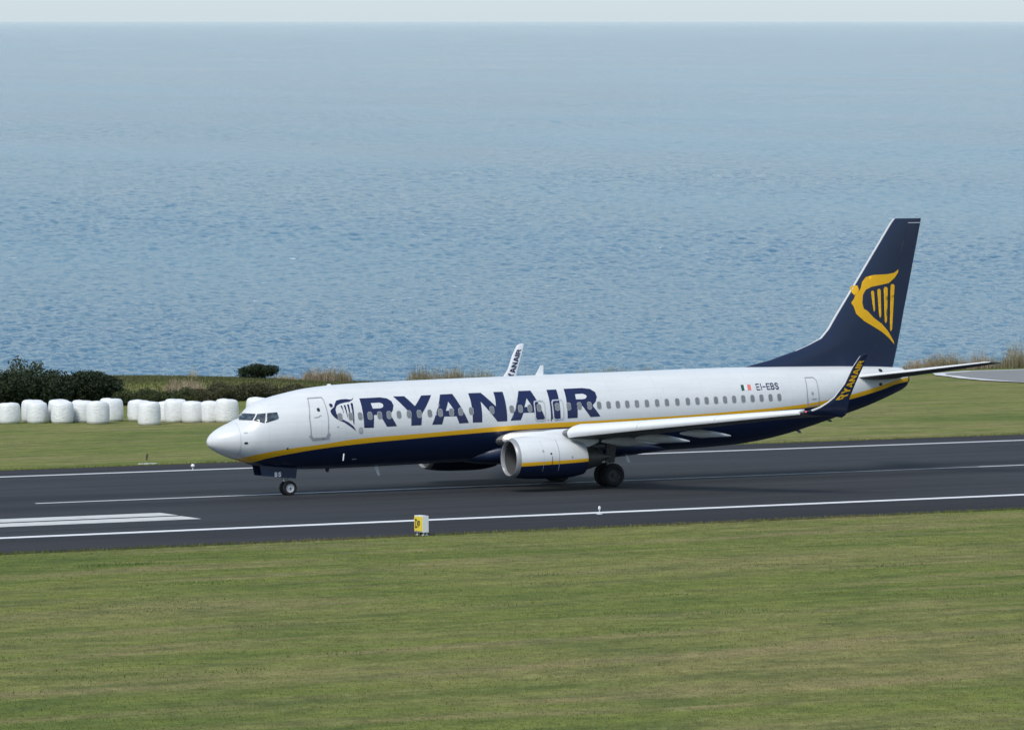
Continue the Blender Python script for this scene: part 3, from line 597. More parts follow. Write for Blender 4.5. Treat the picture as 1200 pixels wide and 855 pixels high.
def wing(s):
    def sec_(a, **k): return airfoil((a[1], s*a[0], a[2]), (a[3], s*a[0], a[4]), a[5], (0, 0, 1), camber=.12, **k)
    w = MB().loft([sec_(a) for a in WG]).build('wing', M_WING, plane)
    def part_le(name, y0, y1, c1, grow, mat):
        ys_ = [y0+(y1-y0)*i/6 for i in range(7)]
        return MB().loft([sec_(wing_at(y), n=10, c1=c1, grow=grow, low=.9) for y in ys_]).build(name, mat, w)
    def slat(y0, y1):
        R_ = []
        for i in range(9):
            y = y0+(y1-y0)*i/8; a = wing_at(y); c = a[3]-a[1]; h = a[5]; cv = math.copysign(1, 1)
            P_ = [(-.010*c, -.95), (-.022*c, -.62), (-.030*c, -.2), (-.024*c, .22), (-.004*c, .62), (.035*c, .98), (.085*c, 1.25), (.14*c, 1.44), (.14*c, .9), (.03*c, .2), (.015*c, -.4), (.004*c, -.95)]
            R_.append([(a[1]+px, s*y, a[2]+pz*h) for px, pz in P_])
        return MB().loft(R_).build('slat', M_SLAT, w, flat_angle=50)
    part_le('inboard_leading_edge', 1.95, 4.4, .06, .010, M_SLAT)
    for y0, y1 in ((5.45, 9.0), (9.03, 12.8), (12.83, 16.85)): slat(y0, y1)
    for y, xe, ze, ln, r in ((5.35, 21.05, 2.12, 3.1, .20), (7.15, 21.72, 2.24, 2.9, .19), (9.75, 22.52, 2.56, 2.7, .17)):
        m = MB(); R_ = []
        for k in range(13):
            u = k/12; x = xe-ln*(1-u); rad = r*(min(1, (u+.03)/.42)**.6 if u < .42 else .12+.88*((1-u)/.58)**.85)
            z = (wing_at(y)[2]*.5+wing_at(y)[4]*.5-.34)*(1-u**1.6)+ze*u**1.6
            R_.append([(x, s*y+rad*.75*cos(2*pi*q/16), z+rad*1.2*sin(2*pi*q/16)) for q in range(16)])
        m.loft(R_); m.build('flap_track_fairing', M_FAIR, w)
    MB().box((23.9, s*16.2, 3.55), (24.1, s*16.3, 3.6))
    wl = MB().loft([airfoil((a[0], s*a[1], a[2]), (a[3], s*a[4], a[5]), a[6], nv) for a, nv in zip(WL, [(0, -s*.25, .97), (0, -s*.5, .86), (0, -s*.75, .66), (0, -s*.93, .36), (0, -s*.98, .2)]+[(0, -s*.985, .17)]*4)])
    wl = wl.build('winglet', M_NAVY if s < 0 else M_WHITE, plane)
    MB().loft([airfoil((a[0]-.008, s*a[1], a[2]), (a[3], s*a[4], a[5]), a[6], nv, 8, 0, .035, .004) for a, nv in zip(WL[1:-1], [(0, -s*.5, .86), (0, -s*.75, .66), (0, -s*.93, .36), (0, -s*.98, .2)]+[(0, -s*.985, .17)]*3)]).build('leading_edge', M_FAIR, wl)
    z0, z1 = 4.40, 6.20
    def skin_wl(u, v):                        # u runs up the winglet, v from trailing to leading edge
        z = z0+(z1-z0)*u
        for a, b in zip(WL, WL[1:]):
            if z <= b[2]: break
        t = (z-a[2])/(b[2]-a[2]); L_ = Vector((a[0]+t*(b[0]-a[0]), a[1]+t*(b[1]-a[1]), z)); T_ = Vector((a[3]+t*(b[3]-a[3]), a[4]+t*(b[4]-a[4]), z))
        c = .80-.56*v; h = a[6]+t*(b[6]-a[6]); p = L_.lerp(T_, c); p.y = s*p.y - h*yt(c)
        return (p.x, p.y, p.z), (0, -1, 0)
    tot = sum(UF[ch][1] for ch in 'RYANAIR'); x = 0; sh = []
    for ch in 'RYANAIR':
        loops, adv = UF[ch]; sh.append([[((x+px)/tot, py) for px, py in lp] for lp in loops]); x += adv
    decal('lettering', sh, M_GOLD if s < 0 else M_LETTER, wl, skin_wl, .012, .3)
    MB().lathe([(0, .001), (.04, .03), (.1, .04), (.16, .001)], (22.36, s*17.05, 3.89), 'x', 10).build('position_light', M_RED if s < 0 else M_LENS, wl)
both(wing)
lm = MB().lathe([(0, .001), (.03, .06), (.09, .085), (.2, .085)], (14.32, -2.25, 2.50), 'x', 14, cap=True); lm.build('landing_light', M_LAMP, plane)

# engines
nzf = _pchip([a[0] for a in NAC], [a[1] for a in NAC]); nrf = _pchip([a[0] for a in NAC], [a[2] for a in NAC])
def engine(s):
    Y = s*4.83
    def ringx(x, grow=0.0, n=56):
        zc, r = nzf(x), nrf(x)+grow; out = []
        for k in range(n):
            a = 2*pi*k/n; cz_ = sin(a); flat = 1.0 if cz_ > 0 else 1-.045*(-cz_)**3
            out.append((x, Y+r*cos(a)*(1+.03*(1-abs(cz_))), zc+r*cz_*flat))
        return out
    m = MB(); m.loft([ringx(13.52+3.58*i/24) for i in range(25)], cap=False)
    m.loft([ringx(17.1), [(17.0, Y+.76*cos(2*pi*k/56), 1.5+.76*sin(2*pi*k/56)) for k in range(56)], [(16.2, Y+.70*cos(2*pi*k/56), 1.5+.70*sin(2*pi*k/56)) for k in range(56)]], cap=False)
    e = m.build('engine', M_NAC, plane)
    m = MB(); m.loft([[(13.47, Y+.775*cos(2*pi*k/56), 1.6+.775*sin(2*pi*k/56)) for k in range(56)], [(13.40, Y+.785*cos(2*pi*k/56), 1.6+.785*sin(2*pi*k/56)) for k in range(56)], [(13.33, Y+.808*cos(2*pi*k/56), 1.6+.808*sin(2*pi*k/56)) for k in range(56)]]
        + [ringx(x) for x in (13.30, 13.32, 13.36, 13.42, 13.47, 13.52)], cap=False); m.build('inlet_lip', M_LIP, e)
    MB().lathe([(0, .775), (.3, .77), (.95, .78)], (13.47, Y, 1.6), 'x', 56).build('inlet_duct', M_DUCT, e)
    m = MB()
    for k in range(24):
        a = 2*pi*k/24; b = a+.21
        m.add([(14.42, Y+.2*cos(a), 1.6+.2*sin(a)), (14.42, Y+.77*cos(a-.05), 1.6+.77*sin(a-.05)), (14.54, Y+.77*cos(b-.05), 1.6+.77*sin(b-.05)), (14.54, Y+.2*cos(b), 1.6+.2*sin(b))], [(0, 1, 2, 3)])
    m.lathe([(0, .02), (0, .78)], (14.58, Y, 1.6), 'x', 40, cap=False); m.build('fan', M_FAN, e)
    MB().lathe([(0, .002), (.05, .06), (.2, .14), (.38, .21)], (14.05, Y, 1.6), 'x', 24, cap=True).build('spinner', M_DARKM, e)
    MB().lathe([(0, .66), (.55, .55), (1.15, .40), (1.15, .36), (.9, .36)], (16.9, Y, 1.52), 'x', 36).build('exhaust_nozzle', M_DARKM, e)
    MB().lathe([(0, .30), (.4, .26), (.95, .08), (1.0, .01)], (17.7, Y, 1.53), 'x', 24, cap=True).build('exhaust_cone', M_DARKM, e)
    m = MB(); R_ = []
    for x, zb, zt, hw in ((14.3, 2.50, 2.66, .05), (14.9, 2.45, 2.82, .16), (15.8, 2.35, 2.90, .20), (16.6, 2.2, 2.92, .22), (17.3, 2.0, 2.8, .22), (18.0, 2.25, 2.6, .15)):
        R_.append([(x, Y-hw, zb), (x, Y-hw, zt-hw*.6), (x, Y-hw*.6, zt), (x, Y+hw*.6, zt), (x, Y+hw, zt-hw*.6), (x, Y+hw, zb)])
    m.loft(R_).build('pylon', M_WHITE, e, flat_angle=50)
    def skin_n(x, z):
        zc, r = nzf(x), nrf(x); q = max(-.98, min(.98, (z-zc)/r)); yy = r*sqrt(1-q*q)*(1+.03*(1-abs(q)))
        return (x, Y-yy, z), (0, -sqrt(1-q*q), q)
    if s < 0:
        decal('panel_seam', [[[(15.43, 1.0), (15.46, 1.0), (15.46, 2.45), (15.43, 2.45)]]], M_LINEGREY, e, skin_n, .006, .1)
        decal('panel_seam', [[[(14.62, 1.0), (14.635, 1.0), (14.635, 2.4), (14.62, 2.4)]]], M_LINEPALE, e, skin_n, .006, .1)
        decal('panel_mark', [[rrect(15.02, 1.82, .10, .09, .04)]], M_BLACK, e, skin_n, .007)
        decal('panel_mark', [[[(15.05, 1.0), (15.075, 1.0), (15.075, 1.7), (15.05, 1.7)]]], M_BLACK, e, skin_n, .007, .1)
        decal('panel_mark', [[rrect(14.62, 1.95, .10, .12, .045)]], M_LINEGREY, e, skin_n, .009)
        decal('panel_mark', [[rrect(16.15, 1.62, .10, .12, .045)]], M_LINEGREY, e, skin_n, .009)
    m = MB(); m.loft([[(14.5, Y-.62*s*-1*0-.70, 2.36), (14.5, Y-.72, 2.36), (15.6, Y-.72, 2.36), (15.6, Y-.70, 2.36)], [(14.9, Y-.92, 2.60), (14.9, Y-.94, 2.60), (15.5, Y-.94, 2.60), (15.5, Y-.92, 2.60)]])
both(engine)

# landing gear
def wheel(x, y, r, w, rim_mat, face):
    tp = [(-w/2*.55, r*.56), (-w/2, r*.66), (-w/2, r*.86), (-w/2*.72, r*.97), (-w*.2, r), (w*.2, r), (w/2*.72, r*.97), (w/2, r*.86), (w/2, r*.66), (w/2*.55, r*.56)]
    t_ = MB().lathe(tp, (x, y, r), 'y', 40).build('wheel', M_TYRE, plane)
    R_ = MB()
    for fc in (-1, 1):
        R_.lathe([(fc*w*.30, .001), (fc*w*.30, r*.16), (fc*w*.16, r*.2), (fc*w*.12, r*.42), (fc*w*.30, r*.5), (fc*w*.36, r*.585), (fc*w*.2, r*.6)], (x, y, r), 'y', 32)
    R_.build('rim', rim_mat, t_)
    hb = MB().lathe([(-w*.40, .001), (-w*.40, r*.10), (w*.40, r*.10), (w*.40, .001)], (x, y, r), 'y', 16).build('hub_cap', M_RIMD, t_)
for y in (-.21, .21): wheel(4.06, y, .345, .20, M_RIM, -1)
for s in (-1, 1):
    for y in (2.43, 3.29): wheel(19.6, s*y, .56, .36, M_RIMD, s)
g = MB().tube([(4.02, 0, 1.5), (4.03, 0, .75), (4.06, 0, .36)], [.10, .085, .06], 14); g.tube([(4.06, -.26, .345), (4.06, .26, .345)], .045, 10); ng = g.build('nose_gear_strut', M_STRUT, plane)
MB().tube([(3.99, 0, .95), (3.75, 0, .80), (3.99, 0, .60)], .03, 8).build('torque_link', M_STRUT, ng)
MB().tube([(3.1, 0, 1.45), (3.96, 0, 1.0)], .045, 8).build('drag_brace', M_STRUT, ng)
MB().lathe([(0, .001), (.02, .06), (.08, .07), (.1, .02)], (3.80, -.02, .70), 'x', 12).build('taxi_light', M_LENS, ng)
MB().tube([(3.9, .10, 1.1), (3.92, .12, .62)], .02, 6).build('hydraulic_line', M_WHITE, ng)
for s in (-1, 1):
    d = MB(); y = s*.46
    d.loft([[(2.45, y-.012, 1.45), (4.35, y-.012, 1.32), (4.28, y-.012, .80), (2.55, y-.012, .98)], [(2.45, y+.012, 1.45), (4.35, y+.012, 1.32), (4.28, y+.012, .80), (2.55, y+.012, .98)]])
    dd = d.build('nose_gear_door', M_NAVY, plane, smooth=False)
    if s < 0: decal('lettering', word('BS', 3.22, .94, .17, 1.1, .042), M_WHITE, dd, lambda x, z: ((x, -.472, z), (0, -1, 0)), .004, .4)
for s in (-1, 1):
    Y = s*2.86
    g = MB().tube([(19.55, Y+s*.15, 2.45), (19.57, Y+s*.06, 1.3), (19.6, Y, .56)], [.15, .13, .10], 16); g.tube([(19.6, Y-.5, .56), (19.6, Y+.5, .56)], .07, 12); mg = g.build('main_gear_strut', M_STRUT, plane)
    MB().tube([(19.6, Y-s*.1, 1.25), (19.45, s*1.5, 2.0)], .07, 10).build('side_brace', M_STRUT, mg)
    MB().tube([(19.72, Y, 1.25), (20.0, Y, .95), (19.74, Y, .68)], .035, 8).build('torque_link', M_STRUT, mg)
    MB().tube([(19.5, Y+.12, 2.2), (19.48, Y+.12, .8)], .022, 6).build('hydraulic_line', M_BLACK, mg)
    d = MB().loft([[(19.42, Y+s*.34, 2.35), (19.85, Y+s*.34, 2.35), (19.78, Y+s*.22, 1.15), (19.48, Y+s*.22, 1.15)], [(19.42, Y+s*.37, 2.35), (19.85, Y+s*.37, 2.35), (19.78, Y+s*.25, 1.15), (19.48, Y+s*.25, 1.15)]])
    d.build('main_gear_door', M_DARKM, plane, smooth=False)
# ---------------------------------------------------------------- runway furniture
M_SIGNW = plain('sign_housing_white', (.66, .68, .68), .5, var=.1); M_SIGNY = plain('sign_face_yellow', (.78, .60, .04), .5, var=.08)
sg = empty('runway_sign', (-2.85, -30.2, 0), 'yellow and white box sign on short feet at the near runway edge', 'sign')
SR = Matrix.Translation(Vector((-2.86, -30.1, 0))) @ Matrix.Rotation(radians(3), 4, 'Z')
def sb(mb, name, mat, parent, **k):
    mb.v = [tuple(SR @ Vector(p)) for p in mb.v]; return mb.build(name, mat, parent, **k)
# face looks along -x; box 0.30 deep in x, 1.0 wide in y
bx = MB().box((-.10, -.46, .14), (.16, .26, .80)); hb = sb(bx, 'housing', M_SIGNW, sg, smooth=False)
fc = MB().box((-.128, -.43, .18), (-.102, .23, .76)); fcp = sb(fc, 'sign_face', M_SIGNY, sg, smooth=False)
def sgl(lines, w, x=-.131):
    m = MB()
    for i, (a, b) in enumerate(lines):
        d = Vector((b[0]-a[0], b[1]-a[1])).normalized(); n = Vector((-d.y, d.x))*w/2; A_ = Vector(a)-d*w/2; B_ = Vector(b)+d*w/2
        q = [A_+n, A_-n, B_-n, B_+n]; m.add([(x-.0008*i, p.x, p.y) for p in q], [(0, 1, 2, 3)])
    return m
dl = [((a[0]*.66-.10, a[1]), (b[0]*.66-.10, b[1])) for a, b in [((.34, .32), (.34, .64)), ((.34, .64), (.16, .62)), ((.16, .62), (.08, .48)), ((.08, .48), (.16, .33)), ((.16, .33), (.34, .32)), ((-.04, .36), (-.04, .58)), ((-.04, .58), (-.22, .56)), ((-.22, .56), (-.18, .42))]]
sb(sgl(dl, .055), 'lettering', M_BLACK, fcp, smooth=False)
for x in (-.02, .12):
    for y in (-.36, .16):
        m = MB().tube([(x, y, 0), (x, y, .18)], .028, 8); m.lathe([(0, .075), (.03, .07), (.035, .03)], (x, y, 0), 'z', 12, cap=True); sb(m, 'foot', M_SIGNW, sg)
sb(MB().tube([(.05, .02, .02), (.05, .02, .17)], .05, 8), 'cable_box', M_BLACK, sg)
def edge_light(x, y, label, r=.07, h=.30):
    e = empty('runway_edge_light', (x, y, 0), label, 'runway light', 'runway edge lights')
    MB().lathe([(.0, .14), (.02, .14), (.03, .05)], (x, y, .004), 'z', 16, cap=True).build('base', M_SIGNW, e)
    MB().tube([(x, y, .03), (x, y, h*.6)], .025, 8).build('stem', M_SIGNW, e)
    MB().lathe([(0, r*.7), (.02, r), (.10, r*1.02), (.14, r*.75), (.155, .002)], (x, y, h*.6), 'z', 18, cap=True).build('lamp_dome', M_LENS, e)
edge_light(9.16, -22.35, 'small clear runway light on the near white edge line', .055, .34)
e = empty('runway_edge_light', (9.5, 26.0, 0), 'round white globe light beyond the far edge line', 'runway light', 'runway edge lights')
MB().tube([(9.5, 26.0, 0), (9.5, 26.0, .12)], .03, 8).build('stem', M_SIGNW, e)
MB().lathe([(0, .02), (.02, .07), (.07, .105), (.13, .105), (.18, .07), (.20, .002)], (9.5, 26.0, .10), 'z', 20, cap=True).build('lamp_dome', M_LENS, e)
slab = MB().box((9.2, 33.0, -.02), (10.2, 33.35, .05)); tag(slab.build('marker_slab', M_SIGNW, smooth=False), 'flat white marker slab in the grass beyond the far shoulder', 'marker')
stk = MB().tube([(11.3, 37.6, -.02), (11.32, 37.6, .20)], .05, 8); stk.tube([(11.32, 37.6, .18), (11.36, 37.6, .36)], [.075, .05], 8)
tag(stk.build('marker_stake', plain('stake_brown', (.06, .055, .04), .9)), 'short dark stake standing in the far grass strip', 'stake')

# ---------------------------------------------------------------- wrapped hay bales
def film_mat():
    m, t, b = new_mat('bale_film')
    v = coords(t); n1 = noise(t, node(t, 'ShaderNodeMapping', {'Vector': v, 'Scale': (1, 1, 7)}).outputs[0], 3.0, 5, .6, .5); n2 = noise(t, v, 2.0, 3)
    c = mix(t, n2, (.74, .77, .78), (.82, .83, .82)); gz = node(t, 'ShaderNodeSeparateXYZ', {'Vector': v}).outputs[2]
    dirt = math_(t, 'MULTIPLY', math_(t, 'LESS_THAN', gz, .16), .35); n3 = noise(t, v, 7.0, 5, .7)
    c = mix(t, ramp(t, n3, [(.62, 0.0), (.75, .25)]), c, (.42, .42, .36)); c = mix(t, dirt, c, (.30, .30, .20)); t.links.new(c, b.inputs['Base Color']); b.inputs['Roughness'].default_value = .38
    bump(t, b, n1, .9, .085); return m
M_FILM = film_mat(); M_FILM2 = plain('loose_film', (.72, .75, .76), .4)
def bale(x, y, d, h, label, seed, side=False, skirt=False, rot=0.0):
    rg = random.Random(seed); ph = [rg.uniform(0, 6.3) for _ in range(8)]; r = d/2; n = 48
    prof = [(0, .30), (0, .70), (.01, .86), (.05, .95), (.15, 1.0), (.32, 1.03), (.5, 1.025), (.68, 1.02), (.82, .99), (.90, .95), (.955, .88), (.985, .78), (1.0, .62), (1.01, .35), (1.0, .04)]
    rings = []
    for zz, k in prof:
        rings.append([(r*k*(1+.018*sin(2*a+ph[0]+zz)+.012*sin(3*a+ph[1]-2*zz)+.006*sin(9*a+ph[2]+5*zz))*cos(a), r*k*(1+.018*sin(2*a+ph[0]+zz)+.012*sin(3*a+ph[1]))*sin(a),
                       h*(zz+.02*zz*sin(a+ph[3])+.012*zz*sin(2*a+ph[4]))-.02) for a in [2*pi*q/n for q in range(n)]])
    m = MB().loft(rings)
    if side:
        M_ = Matrix.Translation((0, 0, r*.98)) @ Matrix.Rotation(pi/2, 4, 'Y') @ Matrix.Translation((0, 0, -h/2)); m.v = [tuple(M_ @ Vector(p)) for p in m.v]
    o = m.build('hay_bale', M_FILM, flat_angle=70)
    o.location = (x, y, ground_z(x, y)); o.rotation_euler = (0, 0, rot)
    tag(o, label, 'hay bale', 'white wrapped hay bales')
    ROOTS[o.name] = (0, 0, 0)
    if skirt:
        k = MB(); n = 20; a0 = rg.uniform(3.6, 4.2)
        A_ = [a0+2.0*i/n for i in range(n+1)]
        k.add([(r*.97*cos(a), r*.97*sin(a), .05) for a in A_]+[(r*(1.14+.12*sin(5*i+seed))*cos(a), r*(1.14+.12*sin(5*i+seed))*sin(a), .012) for i, a in enumerate(A_)]+[(r*.97*cos(a), r*.97*sin(a), .005) for a in A_],
              [(i, i+1, n+2+i, n+1+i) for i in range(n)]+[(n+1+i, n+2+i, 2*n+3+i, 2*n+2+i) for i in range(n)])
        q = k.build('loose_film', M_FILM2); q.parent = o
    return o
BALES = [ # x, y, diameter, height, label
(22.95, 94.6, 1.50, 1.43, 'white wrapped bale at the left end of the row, cut by the photo edge', 0, 0, .2),
(25.15, 95.9, 1.55, 1.55, 'white wrapped bale standing just behind the second front bale from the left', 0, 0, 1.3),
(24.75, 93.9, 1.45, 1.46, 'second white bale from the left, in front of a slightly taller one', 0, 0, 2.2),
(26.55, 94.4, 1.55, 1.58, 'taller white bale showing its top above the third front bale from the left', 0, 0, .5),
(26.0, 92.3, 1.52, 1.48, 'third front bale from the left, before the dark bushes, gap to its left', 0, 0, 3.1),
(27.75, 93.0, 1.50, 1.52, 'white bale half hidden behind the left side of the wide fifth bale', 0, 0, .9),
(27.6, 89.6, 1.58, 1.55, 'wide white bale before two others, tapering towards its foot', 0, 0, 4.0),
(29.85, 93.0, 1.62, 1.60, 'white bale left of the gap in the row, behind a tapering bale', 0, 0, 5.0),
(31.6, 92.2, 1.58, 1.46, 'white bale right of the gap, partly behind one with loose film at its foot', 0, 0, 2.7),
(29.7, 85.3, 1.52, 1.58, 'nearest white bale right of the gap, torn film spread at its foot', 0, 1, 1.9),
(32.5, 89.3, 1.45, 1.42, 'narrow strip of white bale showing left of the tall fourth from right', 0, 0, 5.5),
(32.65, 87.9, 1.52, 1.60, 'tall domed white bale behind two neighbours, right of the torn one', 0, 0, .1),
(33.45, 86.7, 1.58, 1.46, 'white bale with flat top in front of the domed one', 0, 0, 4.4),
(34.5, 86.0, 1.42, 1.46, 'lower white bale squeezed between the flat topped one and the domed end one', 0, 0, 3.6),
(35.3, 85.1, 1.55, 1.60, 'domed white bale at the right end of the row, film spread at its foot', 0, 1, 1.2),
(37.35, 84.6, 1.55, 1.66, 'white bale peeping over the cockpit roof of the airliner', 0, 0, 2.0)]
for i, (x, y, d, h, lab, sd_, sk, rt) in enumerate(BALES): bale(x, y, d, h, lab, i*7+3, bool(sd_), bool(sk), rt)

# ---------------------------------------------------------------- plants
def leaf_mat(name, cols, rough=.7, scale=1.2):
    m, t, b = new_mat(name)
    n1 = noise(t, coords(t), scale, 4, .6); n2 = noise(t, coords(t), 9.0, 3, .6)
    f_ = math_(t, 'ADD', math_(t, 'MULTIPLY', n1, .6), math_(t, 'MULTIPLY', n2, .4))
    k = len(cols); t.links.new(ramp(t, f_, [(.34+.32*i/(k-1), c) for i, c in enumerate(cols)]), b.inputs['Base Color'])
    b.inputs['Roughness'].default_value = rough; b.inputs['Specular IOR Level'].default_value = .2
    return m
M_DARKLEAF = leaf_mat('dark_evergreen_leaf', [(.010, .019, .010), (.022, .036, .018), (.045, .062, .028)])
M_SCRUB = leaf_mat('brown_scrub_leaf', [(.040, .042, .022), (.068, .068, .034), (.105, .098, .050)])
M_GREENSCRUB = leaf_mat('green_scrub_leaf', [(.025, .036, .014), (.045, .060, .022), (.075, .085, .035)])
M_DRY = leaf_mat('dry_reed', [(.20, .16, .105), (.32, .26, .175), (.44, .37, .26)], scale=2.0)
M_REEDG = leaf_mat('olive_reed', [(.13, .125, .065), (.24, .215, .13), (.36, .31, .20)], scale=2.0)
M_STEM = plain('bark_brown', (.06, .05, .038), .9)
def mesh_np(name, V, F, mat, k=4):
    me = bpy.data.meshes.new(name); n = len(F)
    me.vertices.add(len(V)); me.vertices.foreach_set('co', np.asarray(V, dtype=np.float32).ravel())
    me.loops.add(n*k); me.loops.foreach_set('vertex_index', np.asarray(F, dtype=np.int32).ravel())
    me.polygons.add(n); me.polygons.foreach_set('loop_start', np.arange(0, n*k, k, dtype=np.int32)); me.polygons.foreach_set('loop_total', np.full(n, k, dtype=np.int32))
    me.update(calc_edges=True); me.materials.append(mat)
    o = bpy.data.objects.new(name, me); C.objects.link(o); return o
def leaves(rg, lobes, n, size, up=0.0):
    """leaf quads spread through and on a set of ellipsoid lobes (cx,cy,cz,rx,ry,rz)"""
    L = np.array(lobes); wts = (L[:, 3]*L[:, 4]*L[:, 5])**.67; idx = rg.choice(len(L), n, p=wts/wts.sum()); L = L[idx]
    d = rg.normal(size=(n, 3)); d /= np.linalg.norm(d, axis=1)[:, None]; rad = 1-.55*rg.random(n)**2.2 + .10*rg.normal(size=n)
    c = L[:, :3]+d*L[:, 3:]*rad[:, None]
    keep = c[:, 2] > -.05; c = c[keep]; n = len(c)
    a = rg.normal(size=(n, 3)); a[:, 2] += up; a /= np.linalg.norm(a, axis=1)[:, None]; b = np.cross(a, rg.normal(size=(n, 3))); b /= np.linalg.norm(b, axis=1)[:, None]
    s = size*(.6+.8*rg.random(n))[:, None]; w = s*.5
    V = np.stack([c-a*s, c+b*w, c+a*s, c-b*w], axis=1).reshape(-1, 3); F = np.arange(4*n).reshape(-1, 4)
    return V, F
def shrub(name, x, y, rx, ry, h, nl, n, size, mat, label, cat, group, seed, lobe=.5, stems=5):
    rg = np.random.default_rng(seed); z0 = ground_z(x, y)
    root = empty(name, (x, y, z0), label, cat, group)
    lobes = [(x+rg.uniform(-1, 1)*rx*.62, y+rg.uniform(-1, 1)*ry*.6, z0+h*rg.uniform(.18, .72), rx*lobe*rg.uniform(.6, 1.0), ry*lobe*rg.uniform(.6, 1.1), h*rg.uniform(.22, .34)) for _ in range(nl)]
    lobes.append((x, y, z0+h*.38, rx*.72, ry*.72, h*.42))
    V, F = leaves(rg, lobes, n, size); V = V[:]
    # sprigs above the outline
    o = mesh_np('foliage', V, F, mat); put(o, root)
    m = MB()
    for k in range(stems):
        a = rg.uniform(0, 6.28); q = rg.uniform(.3, .8)
        m.tube([(x+.1*cos(a), y+.1*sin(a), z0-.1), (x+.4*q*rx*cos(a), y+.4*q*ry*sin(a), z0+h*.4), (x+.75*q*rx*cos(a), y+.75*q*ry*sin(a), z0+h*.8)], [.06, .04, .015], 6)
    m.build('stem', M_STEM, root)
    return root
G1 = 'dark bushes behind the bales'
shrub('bush', 33.6, 124, 3.0, 2.6, 3.1, 10, 9000, .11, M_DARKLEAF, 'dark green bush at the far left behind the first bales', 'bush', G1, 1)
shrub('bush', 37.2, 124.5, 2.7, 2.6, 3.0, 9, 9000, .11, M_DARKLEAF, 'dark bush between the leftmost one and the rounded dark one', 'bush', G1, 2)
shrub('bush', 40.3, 125, 2.6, 2.6, 3.05, 10, 10000, .11, M_DARKLEAF, 'rounded dense dark green bush, rightmost of the three behind the bales', 'bush', G1, 3)
def spiky(name, x, y, w, d, h, n, mat, label, cat, group, seed, bw=.022, lean=.25, plume=.0, tall=None, parts=True):
    """a stand of upright reed blades, some with plumes"""
    rg = np.random.default_rng(seed); z0 = ground_z(x, y)
    px = x+rg.uniform(-1, 1, n)*w/2; py = y+rg.uniform(-1, 1, n)*d/2
    env = 1-.35*np.abs((px-x)/(w/2))**4; clump = .70+.30*np.sin(px*4.1+seed)*np.sin(px*9.3+2*py+seed*2)
    H = h*env*clump*(.35+.75*rg.random(n)**1.6)
    zb = np.array([ground_z(float(a), float(b)) for a, b in zip(px, py)]) - .04
    th = rg.uniform(0, 6.28, n); ln = lean*H*rg.random(n)
    top = np.stack([px+ln*np.cos(th), py+ln*np.sin(th), zb+H], 1); base = np.stack([px, py, zb], 1); mid = base*.5+top*.5; mid[:, :2] = base[:, :2]*.72+top[:, :2]*.28
    ph = rg.uniform(0, 3.14, n); s = np.stack([np.cos(ph), np.sin(ph), 0*ph], 1)*(bw*(.6+.8*rg.random(n)))[:, None]
    V = np.stack([base-s*.7, base+s*.7, mid+s, mid-s, mid-s, mid+s, top+s*.15, top-s*.15], 1).reshape(-1, 3); F = np.arange(8*n).reshape(-1, 4)
    o = mesh_np(name, V, F, mat); tag(o, label, cat, group)
    if plume and n > 550:
        k = int(n*plume); i = rg.choice(n, k, replace=False); c = top[i]; u = np.array([[0, 0, 1.0]])
        VV = []
        for j in range(3):
            a = rg.normal(size=(k, 3)); a[:, 2] = 1.2; a /= np.linalg.norm(a, axis=1)[:, None]; b = np.cross(a, rg.normal(size=(k, 3))); b /= np.linalg.norm(b, axis=1)[:, None]
            cc = c+rg.normal(size=(k, 3))*np.array([.03, .03, .09]); VV.append(np.stack([cc-a*.08, cc+b*.018, cc+a*.08, cc-b*.018], 1))
        VV = np.concatenate(VV).reshape(-1, 3); q = mesh_np('plume', VV, np.arange(len(VV)).reshape(-1, 4), M_DRY); q.parent = o
    return o
GR = 'dry reed clumps along the cliff edge'
shrub('tall_shrub', 35.6, 128.5, 2.5, 1.4, 3.45, 9, 3800, .10, M_GREENSCRUB, 'tall loose olive shrub rising above the leftmost dark bush', 'bush', None, 4, .42, 9)
spiky('reed_clump', 34.6, 126.8, 2.8, 1.2, 3.6, 500, M_REEDG, 'wispy tan reeds in front of the tall olive shrub at far left', 'reeds', GR, 12, .02, .3, .5)
spiky('reed_clump', 39.2, 126.5, .8, .8, 3.0, 130, M_DRY, 'thin pale reeds poking up between the two right dark bushes', 'reeds', GR, 13, .02, .25, .5)
spiky('reed_clump', 50.6, 131.5, 2.9, 3.5, 1.35, 1100, M_DRY, 'pale dry reeds down the face of the green bank', 'reeds', GR, 14, .02, .25, .3)
spiky('reed_clump', 58.6, 150.5, 1.0, .8, 1.2, 150, M_DRY, 'few thin pinkish reeds standing on the crest of the bank', 'reeds', GR, 15, .008, .15, .6)
shrub('bush', 64.2, 150.5, 2.0, 1.5, 1.35, 8, 9000, .075, M_DARKLEAF, 'low rounded dark bush alone on the crest of the bank', 'bush', None, 21)
spiky('reed_clump', 67.4, 151.5, 2.6, 1.5, .85, 340, M_DRY, 'low straw coloured reeds right of the lone dark bush', 'reeds', GR, 16, .016, .25, .3)
spiky('reed_clump', 70.3, 151.0, 2.6, 1.5, 1.45, 1000, M_DRY, 'left half of the dense reed clump above the front door, paler and lower', 'reeds', GR, 17, .017, .2, .4)
spiky('reed_clump', 72.3, 151.5, 2.4, 1.5, 1.5, 1000, M_REEDG, 'dense olive tan reed clump ending sharply above the front door', 'reeds', GR, 18, .017, .15, .4)
